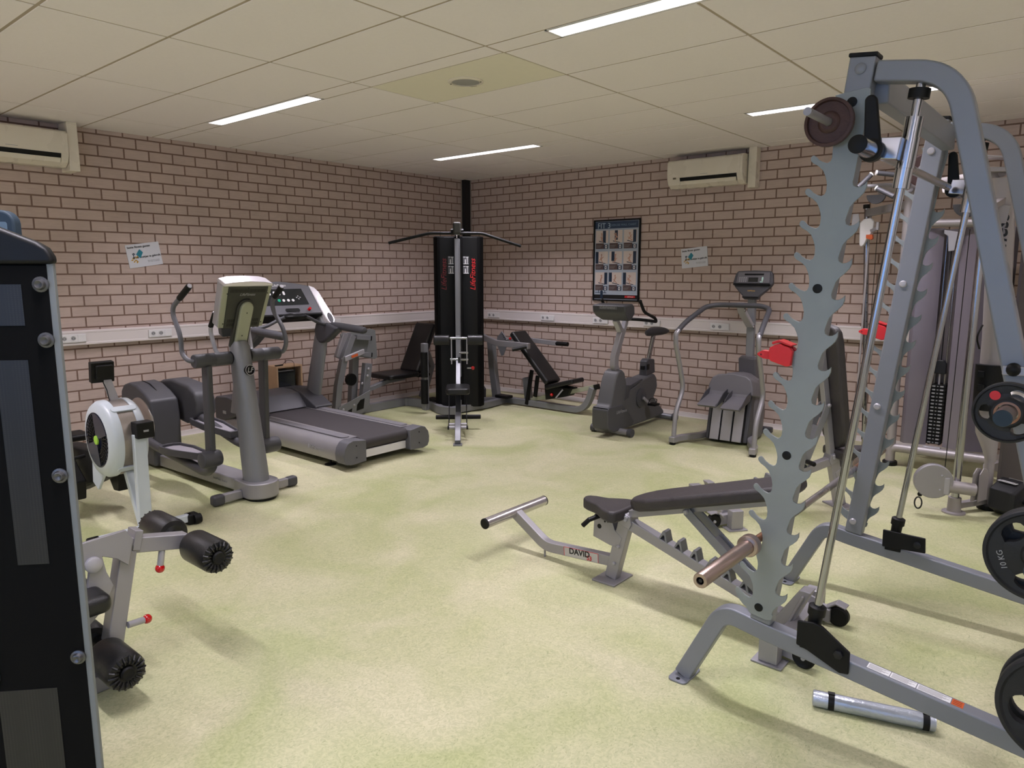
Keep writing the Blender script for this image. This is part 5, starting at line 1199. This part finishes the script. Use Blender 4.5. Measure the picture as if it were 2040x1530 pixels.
    for k in range(3): g.cyl((1.055 + k * .018, -.031, .325 - k * .003), (1.055 + k * .018, .031, .325 - k * .003), .006, n=10)
    g.obj('bracket_holes', BLACK, o)
    sp_ = [(1.01, -.135), (.975, -.12), (.965, -.05), (.965, .05), (.975, .12), (1.01, .135), (1.06, .115), (1.13, .065), (1.20, .048), (1.235, .03), (1.245, 0), (1.235, -.03), (1.20, -.048), (1.13, -.065), (1.06, -.115)]
    g = G(); g.prism(sp_, (.355, .418), (.0, 0, 0), X, Y, Z); g.v = [Vector((v.x + .0, v.y, v.z + (v.x - .97) * .02)) for v in g.v]; g.obj('seat_pad', VINYLB, o, bev=.022, seg=4)
    g = G(); g.rp([(1.12, -.03, .345), (1.155, -.055, .30)], .024, .024, Y); g.tube([(1.11, .03, .352), (1.145, .10, .335), (1.175, .115, .30)], .013, 10); g.obj('seat_handle', BLACK, o)
    if front:
        g = G(); g.rp(fillet([(1.03, 0, .105), (1.50, 0, .072), (1.73, 0, .215)], .05, 5), .05, .058, Y); g.obj('front_arm', SILVER, o, bev=.005)
        g = G(); g.cyl((1.735, -.27, .222), (1.735, .27, .222), .030, n=28); g.obj('foot_bar', mat('worn_silver_tube', (190, 186, 186), .25, .8, .2, 25), o)
        for s in (-1, 1):
            g = G(); g.lathe([(.031, 0), (.031, .006), (.026, .010), (.001, .010)], (1.735, s * .27, .222), (0, s, 0), 28); g.obj('bar_cap', BLACK, o)
        g = G(); g.cyl((1.515, .0, .045), (1.515, 0, .0), .006, n=10); g.obj('stop_pin', SILVER, o)
        g = G(); e = Vector((-.47, 0, .033)).normalized(); up = Vector((.07, 0, .997))
        c = Vector((1.245, .0258, .092)); 
        g.prism([(-.115, -.026), (.115, -.026), (.115, .026), (-.115, .026)], (0, .0006), c, e, up, Y); 
        lb = g.obj('name_label', mat('label_silver', (186, 184, 184), .4, .3), o)
        g = G()
        for q in ((-.115, -.112, -.026, .026), (.112, .115, -.026, .026), (-.115, .115, .023, .026)): g.prism([(q[0], q[2]), (q[1], q[2]), (q[1], q[3]), (q[0], q[3])], (.0006, .001), c, e, up, Y)
        g.obj('label_border', REDINK, o)
        text('DAVID', .046, c + up * .006 + Y * .0012 - e * .01, e, up, BLKINK, o, bold=.0012)
        text('53', .034, c + e * .055 - up * .0125 + Y * .0010, e, up, REDINK, o, bold=.001)
    return o
make_bench('silver bench with long dark pad and DAVID label, lying through the rack', (6.20, -4.27, 0), 180, 17)
make_bench('silver bench with its dark pad upright, behind the rack', (5.06, -3.03, 0), 52, 80, False)

# silver roll on the floor
o = thing('rolled_mat', 'silver rolled mat held by two black straps on the floor', 'rolled mat', (6.535, -4.69, .0305), 17.5); o.scale = (.80, .64, .64)
g = G(); g.lathe([(.020, -.004), (.044, 0), (.047, .006), (.046, .20), (.047, .40), (.046, .50), (.044, .506), (.020, .51)], (-.25, 0, 0), X, 32); g.obj('roll', FOIL, o)
for x in (-.185, .205):
    g = G(); g.lathe([(.047, 0), (.049, .001), (.049, .026), (.047, .027)], (x, 0, 0), X, 32, cap=False); g.obj('strap', BLACK, o)
    g = G(); g.box((x + .013, 0, .051), (.03, .028, .006)); g.obj('buckle', CHAR, o, bev=.002)

# ------------------------------------------------------------------ cable machine behind the rack
t = thing('cable_machine', 'tall silver cable machine with smoked covers, pulleys and chrome posts behind the rack', 'cable machine', (6.1, -1.1, 0))
CM = mat('cable_machine_paint', (160, 154, 154), .42, .3, .04, 10)
for x, y in ((5.708, -.77), (6.51, -1.61)):
    g = G(); g.lathe([(.050, 0), (.058, .006), (.058, .032), (.05, .04), (.001, .04)], (x, y, 0), Z, 28); wo(g, 'rubber_foot', BLACK, t)
g = G(); g.cyl((5.708, -.77, .03), (5.690, -.77, 2.33), .036, n=24); wo(g, 'frame_tube', CM, t)
g = G(); g.tube(fillet([(5.70, -.77, .09), (5.72, -.77, .155), (6.42, -.79, .165), (6.50, -1.0, .165)], .05), .036, 16); wo(g, 'lower_tube', CM, t)
g = G(); g.tube([(5.70, -.77, 2.02), (6.38, -.80, 2.0)], .030, 16); wo(g, 'upper_tube', CM, t)
g = G(); g.cyl((6.508, -1.61, .03), (6.50, -1.61, .50), .030, n=24); wo(g, 'column_leg', CM, t)
g = G(); g.loft([[Vector((x0 + a, -1.61 + b, z)) for a, b in circ(0, 0, .078, 28, .045)] for x0, z in ((6.47, .62), (6.462, 1.2), (6.43, 1.9), (6.40, 2.24))])
g.loft([[Vector((x0 + a, -1.61 + b, z)) for a, b in circ(0, 0, r_, 28, r2)] for x0, z, r_, r2 in ((6.508, .34, .032, .032), (6.495, .42, .045, .036), (6.472, .53, .07, .043), (6.47, .625, .078, .045))]); wo(g, 'main_column', CM, t)
g = G(); g.loft([[Vector((x0 + a, -1.655 + b, z)) for a, b in circ(0, 0, .088, 28, .055)] for x0, z in ((6.462, .70), (6.456, 1.01))]); wo(g, 'adjust_sleeve', BLACK, t)
g = G(); g.rng(6.40, 6.44, -1.735, -1.70, .74, .78); g.rng(6.40, 6.44, -1.735, -1.70, .84, .88); g.rng(6.395, 6.43, -1.735, -1.70, .93, .97); wo(g, 'sleeve_catch', BLACK, t)
text('fitness', .125, (6.435, -1.668, 1.845), Z, -X, BLKINK, t, world=True, shear=.25, bold=.002)
g = G(); g.rp([(6.28, -1.60, 2.30), (6.56, -1.58, 2.28)], .16, .03, Y); g.rp([(6.30, -1.60, 2.385), (6.46, -1.60, 2.36)], .14, .012, Y); wo(g, 'top_bracket', CM, t, bev=.004)
g = G(); g.rp([(6.34, -1.66, 2.02), (6.47, -1.66, 2.0)], .02, .12, Y); wo(g, 'column_bracket', CM, t, bev=.004)
g = G(); g.tube([(5.43, -.62, 2.31), (5.70, -.80, 2.31), (6.40, -1.58, 2.28)], .030, 14); wo(g, 'top_tube', CM, t)
# weight stack cover
fy = -.735
g = G()
cv = [(5.765, -.73), (5.80, -.775), (5.91, -.745), (5.955, -.72)]
g.loft([[Vector((a, b, z)) for a, b in cv + [(a, b + .006) for a, b in reversed(cv)]] for z in (.205, 1.975)])
wo(g, 'cover_left', CLEAR, t)
cv2 = [(6.075, -.72), (6.12, -.745), (6.24, -.775), (6.33, -.74), (6.42, -.70)]
g = G(); g.loft([[Vector((a, b, z)) for a, b in cv2 + [(a, b + .006) for a, b in reversed(cv2)]] for z in (.205, 1.975)])
wo(g, 'cover_right', CLEAR, t)
g = G(); g.rng(5.80, 6.42, -.42, -.41, .20, 1.98); wo(g, 'cover_back', SHROUDD, t)
g = G(); g.rng(5.80, 5.95, -.715, -.705, .21, .68); g.rng(6.08, 6.40, -.70, -.69, .21, .68); wo(g, 'inner_panel', SHROUDD, t)
g = G(); g.rng(5.955, 6.075, -.60, -.59, .72, 1.97); wo(g, 'centre_panel', mat('centre_grey', (118, 110, 112), .4, .1), t)
for k in range(17):
    z = .215 + k * .0295
    g = G(); g.mt(0).rng(5.948, 6.058, -.70, -.60, z, z + .025); g.mt(1).rng(5.962, 5.985, -.7015, -.70, z + .007, z + .018); g.rng(6.020, 6.044, -.7015, -.70, z + .007, z + .018); g.rng(5.997, 6.008, -.7015, -.70, z + .009, z + .016)
    wo(g, 'stack_weight', [BLACK, GRYINK], t)
for x in (5.965, 6.04):
    g = G(); g.cyl((x, -.65, .2), (x, -.65, 1.95), .008, n=12); wo(g, 'stack_guide', CHROME, t)
g = G(); g.cyl((6.003, -.66, .71), (6.003, -.66, .80), .008, n=10); wo(g, 'stack_stem', LGREY, t)
g = G(); g.prism([(-.045, 0), (.045, 0), (.045, .09), (.02, .115), (-.02, .115), (-.045, .09)], (-.02, .02), (6.003, -.66, .80), X, Z, Y); wo(g, 'stack_pulley', CHAR, t, bev=.008)
g = G(); g.cyl((6.003, -.66, .90), (6.003, -.66, 1.85), .004, n=8); wo(g, 'cable', BLACK, t)
g = G(); g.prism([(-.06, .10), (.06, .075), (.06, .04), (.035, .035), (.035, -.06), (-.02, -.07), (-.03, .05), (-.06, .07)], (-.02, .02), (6.02, -.76, 1.86), X, Z, Y); wo(g, 'upper_pulley_bracket', LGREY, t, bev=.004)
g = G(); g.rng(5.94, 6.07, -.765, -.73, .155, .20); wo(g, 'base_clamp', LGREY, t, bev=.004)
# left wing: post, carriage, arm
g = G(); g.cyl((5.385, -.30, .012), (5.265, -.34, 2.19), .022, n=24); wo(g, 'chrome_post', CHROME, t)
g = G(); g.rng(5.30, 5.315, -.375, -.36, .3, 2.15); g.lathe([(.05, 0), (.05, .008), (.026, .012), (.026, .03)], (5.385, -.30, 0), Z, 24, cap=False); wo(g, 'post_base', CM, t)
g = G()
for k in range(22):
    z = .25 + k * .085; x = 5.385 - .120 * z / 2.19 + .004; g.cyl((x + .012, -.33 - .015, z), (x + .014, -.36 + .0, z), .0045, n=8)
wo(g, 'post_holes', BLACK, t)
g = G(); g.cyl((5.262, -.34, 2.19), (5.26, -.34, 2.225), .028, n=20); wo(g, 'post_cap', BLACK, t)
g = G(); g.rp([(5.28, -.36, 2.15), (5.69, -.77, 2.17)], .05, .065, (.7, .7, 0)); wo(g, 'wing_arm', SILVER, t, bev=.006)
g = G(); g.prism([(-.045, -.15), (-.055, .04), (-.02, .075), (.035, .08), (.065, .05), (.06, -.04), (.02, -.09), (-.005, -.15), (-.03, -.17)], (-.03, .03), (5.29, -.40, 2.02), X, Z, Y); wo(g, 'carriage', WHITE, t, bev=.01, seg=3)
g = G(); g.prism([(0, 0), (.05, .0), (.055, -.035), (.04, -.045), (0, -.03)], (-.02, .02), (5.305, -.44, 1.955), X, Z, Y); wo(g, 'carriage_label', ORANGE, t)
g = G(); g.prism([(-.03, .05), (.02, .05), (.03, .0), (.02, -.04), (-.005, -.075), (-.035, -.07)], (-.006, .006), (5.21, -.45, 2.09), X, Z, Y); wo(g, 'guard_plate', LGREY, t, bev=.002)
g = G(); g.rp([(5.33, -.42, 1.985), (5.40, -.47, 2.01)], .03, .03, Y); g.rng(5.385, 5.41, -.49, -.46, 1.99, 2.06); wo(g, 'pop_pin', LGREY, t, bev=.004)
g = G(); g.cyl((5.40, -.475, 2.0), (5.40, -.475, .12), .0028, n=6); wo(g, 'wing_cable', BLACK, t)
g = G(); g.prism([(.075 * math.cos(R(a)), .075 * math.sin(R(a))) for a in range(180, 361, 15)], (-.015, .015), (5.425, -.70, 2.27), X, Z, Y); wo(g, 'top_pulley', DGREY, t, bev=.003)
g = G(); g.prism([(.09 * math.cos(R(a)), .09 * math.sin(R(a))) for a in range(180, 361, 15)], (-.015, .015), (6.20, -1.42, 2.10), X, Z, Y); wo(g, 'top_pulley', DGREY, t, bev=.003)
for P in ([(5.465, -1.05, 2.40), (5.385, -1.1, 2.30)], [(5.505, -1.08, 2.405), (5.66, -1.0, 2.38)], [(5.515, -1.08, 2.285), (5.65, -1.1, 2.21)], [(6.06, -1.5, 2.20), (6.20, -1.4, 2.22)]):
    a, b = Vector(P[0]), Vector(P[1]); d = (b - a).normalized()
    g = G(); g.cyl(a, b, .019, n=14); wo(g, 'grip_handle', DGREY, t)
    g = G(); g.lathe([(.0205, 0), (.0205, .010), (.001, .011)], a + d * .006, -d, 16); wo(g, 'handle_end', WHITE, t)
g = G(); g.tube(fillet([(5.66, -1.0, 2.38), (5.70, -.95, 2.34), (5.70, -.80, 2.31)], .03), .016, 10); g.tube([(5.40, -1.05, 2.31), (5.55, -.95, 2.32), (5.70, -.80, 2.31)], .016, 10); g.tube([(5.65, -1.1, 2.21), (5.72, -.9, 2.26), (5.72, -.80, 2.30)], .016, 10); wo(g, 'handle_frame', SILVER, t)
# right wing: chrome post with the low pulley
g = G(); g.cyl((6.352, -1.852, .012), (6.362, -1.852, 2.02), .025, n=24); wo(g, 'chrome_post', CHROME, t)
g = G(); g.lathe([(.072, 0), (.072, .010), (.042, .014), (.040, .11), (.026, .112)], (6.352, -1.852, 0), Z, 28, cap=False); wo(g, 'post_base', CM, t)
for a, b in (((6.352, -1.852, .05), (6.508, -1.61, .06)), ((6.362, -1.852, 2.02), (6.43, -1.62, 2.10))):
    g = G(); g.rp([a, b], .04, .045, Z); wo(g, 'wing_link', CM, t, bev=.004)
g = G(); g.cyl((6.30, -1.95, .205), (6.46, -1.86, .185), .042, n=24); wo(g, 'low_carriage', CM, t)
g = G(); g.prism(circ(0, 0, .118, 36), (-.024, .024), (6.235, -1.99, .235), Vector((.93, .37, 0)), Z); pg = wo(g, 'pulley_guard', SILVER, t, bev=.008, seg=3)
g = G(); 
for a, b in ((.045, .045), (.04, -.055)): g.sph(Vector((6.235, -1.99, .235)) + Vector((.93, .37, 0)) * a + Z * b + Vector((.37, -.93, 0)) * .024, .009, 10)
wo(g, 'guard_screws', LGREY, t)
g = G(); g.rng(6.298, 6.335, -1.99, -1.93, .15, .27); wo(g, 'pivot_hinge', LGREY, t, bev=.008)
for dx in (0, .035):
    g = G(); g.prism([(-.03, -.13), (.05, -.12), (.05, .06), (.03, .095), (0, .10), (-.03, .06), (-.03, .0)], (-.004, .004), (6.46 + dx, -1.83 + dx * .4, .23), Vector((.5, .86, 0)), Z); wo(g, 'side_guard', CM, t, bev=.001)
g = G(); g.tube([(6.30, -1.93, 1.9), (6.292, -1.95, .30)], .0028, 6); wo(g, 'low_cable', BLACK, t)
g = G(); g.sph((6.17, -2.02, .135), .016, 12); wo(g, 'cable_stop', BLACK, t)
P = [(6.165 + .022 * math.sin(a), -2.025, .075 + .04 * math.cos(a) ) for a in [k * PI / 10 for k in range(21)]]
g = G(); g.tube(P, .005, 8); wo(g, 'carabiner', CHAR, t)
# second smoked cover on the right
q0 = Vector((6.56, -1.50, 0)); qd = Vector((math.cos(R(62)), math.sin(R(62)), 0))
g = G(); g.loft([[q0 + qd * a + Vector((.88, -.47, 0)) * b + Z * z for a, b in ((0, 0), (.10, .05), (.35, .06), (.70, .03), (.70, -.28), (0, -.20))][:4] + [q0 + qd * a + Vector((.88, -.47, 0)) * b + Z * z for a, b in ((.70, .01), (.35, .04), (.10, .03), (0, -.02))] for z in (.14, 1.96)]); wo(g, 'side_cover', SHROUDD, t)
g = G(); g.rng(6.42, 6.62, -1.56, -1.46, 1.97, 2.0); wo(g, 'cover_top', CM, t)
g = G(); g.cyl((6.43, -1.0, .165), (6.50, -1.55, .165), .03, n=16); wo(g, 'side_tube', CM, t)
g = G(); g.tube(fillet([(6.395, -1.72, 1.28), (6.37, -1.76, 1.20), (6.39, -1.72, 1.12)], .05), .006, 8); wo(g, 'pin_lanyard', BLACK, t)

# dumbbell on the floor by the cable machine
o = thing('hex_dumbbell', 'black rubber hexagonal dumbbell on the floor, half hidden by the rack leg', 'dumbbell', (6.80, -1.74, .117), -28); o.scale = (1.2, 1.26, 1.26)
for s in (-1, 1):
    g = G(); g.loft([[Vector((s * x, r_ * math.cos(PI / 6 + k * PI / 3), r_ * math.sin(PI / 6 + k * PI / 3))) for k in range(6)] for x, r_ in ((.07, .085), (.085, .107), (.20, .107), (.215, .092))]); g.obj('head', RUBBER, o, bev=.006, seg=3)
g = G(); g.lathe([(.014, -.08), (.017, -.04), (.018, 0), (.017, .04), (.014, .08)], (0, 0, 0), X, 20); g.obj('handle', CHROME, o)
g = G(); g.rng(-.195, -.095, -.050, .050, .0925, .0940); g.obj('weight_label', WHTINK, o)
g = G()
for a in ((-.188, -.102, .038, .043), (-.188, -.102, -.043, -.038), (-.188, -.183, -.043, .043), (-.107, -.102, -.043, .043)): g.rng(a[0], a[1], a[2], a[3], .0940, .0946)
g.obj('label_border', BLKINK, o)
text('10', .05, (-.145, 0, .0945), Y, -X, BLKINK, o, bold=.001)

# ------------------------------------------------------------------ small pieces belong to the part they sit on
NEST = {'roller_pleats': 'roller_pad', 'roller_cap': 'roller_pad', 'button_set': 'display', 'start_button': 'display', 'arrow_pad': 'display', 'cup_insert': 'console_wing',
        'vent_slots': 'back_cover', 'screw_set': 'console_neck', 'grip_pad': 'pedal', 'grip_cap': 'handle_grip', 'axle_cap': 'wheel', 'wheel_guard': 'wheel', 'foot_plate': 'foot_column',
        'fan_grille': 'fan_cover', 'solid_sector': 'fan_cover', 'hub': 'fan_cover', 'cover_badge': 'chain_cover', 'monitor_back': 'monitor', 'monitor_cable': 'monitor', 'badge_ring': 'badge',
        'housing_seam': 'drive_housing', 'crank_hub': 'crank_disc', 'foot_bolt_holes': 'foot_plate', 'plate_plug': 'hook_plate', 'bolt_head': 'upright', 'upright_cap': 'upright', 'sleeve_cap': 'bar_sleeve',
        'peg_cap': 'plate_peg', 'bracket_bolt': 'rod_bracket', 'small_print': 'rail_sticker', 'placard_sheet': 'placard', 'cover_screw': 'front_cover', 'perforated_panel': 'front_cover', 'placard_post': 'placard',
        'pull_knob': 'pin_stem', 'gusset_opening': 'gusset_plate', 'tube_plug': 'plate_tube', 'warning_label': 'lower_link', 'cam_holes': 'cam_plate', 'tube_opening': 'storage_tube', 'rail_plug': 'slide_rail',
        'rod_cap': 'cross_rod', 'pulley_housing': 'top_arm', 'arm_pulley': 'top_arm', 'bar_end': 'handlebar', 'console_badge': 'console', 'stabilizer_cap': 'stabilizer', 'pedal': 'crank_arm',
        'key_pad': 'console_face', 'console_ledge': 'console', 'start_key': 'console_face', 'tread_side': 'tread', 'bracket_holes': 'seat_bracket', 'bar_cap': 'foot_bar', 'label_border': 'name_label',
        'post_plate': 'front_post', 'foot_cap': 'front_foot', 'transport_wheel': 'front_foot', 'end_bolt': 'sleeve', 'buckle': 'strap', 'guard_screws': 'pulley_guard', 'carriage_label': 'carriage',
        'post_cap': 'chrome_post', 'post_holes': 'chrome_post', 'handle_end': 'grip_handle', 'sleeve_catch': 'adjust_sleeve', 'screw_pair': 'end_cap', 'socket_foot': 'post_socket', 'disc_grip': 'heart_rate_disc',
        'receiver_window': 'front_panel', 'badge': 'front_panel', 'louvre': 'outlet_slot', 'lever': 'clamp_body', 'stop_button': 'console', 'console_slot': 'console', 'button_plate': 'leg_button', 'pivot_bolt': 'cam_plate'}
def base_(o): return o.name.split('.')[0]
def ctr(o):
    b = [Vector(c) for c in o.bound_box]; return sum(b, Vector()) / 8
tops = [o for o in D.objects if o.type == 'EMPTY' and o.parent is None]
for r_ in tops:
    ch = [c for c in r_.children if c.type == 'MESH']; moved = set()
    for c in ch:
        want = NEST.get(base_(c))
        if not want: continue
        cand = [p for p in ch if base_(p) == want and p is not c and p.name not in moved and not any(k.name in moved and False for k in p.children)]
        cand = [p for p in cand if NEST.get(base_(p)) is None or base_(p) in ('pedal',) and base_(c) == 'none' or not NEST.get(base_(p)) or not [q for q in ch if base_(q) == NEST[base_(p)]]]
        if cand:
            p = min(cand, key=lambda q: (ctr(q) - ctr(c)).length); c.parent = p; moved.add(c.name)
bpy.context.view_layer.update()
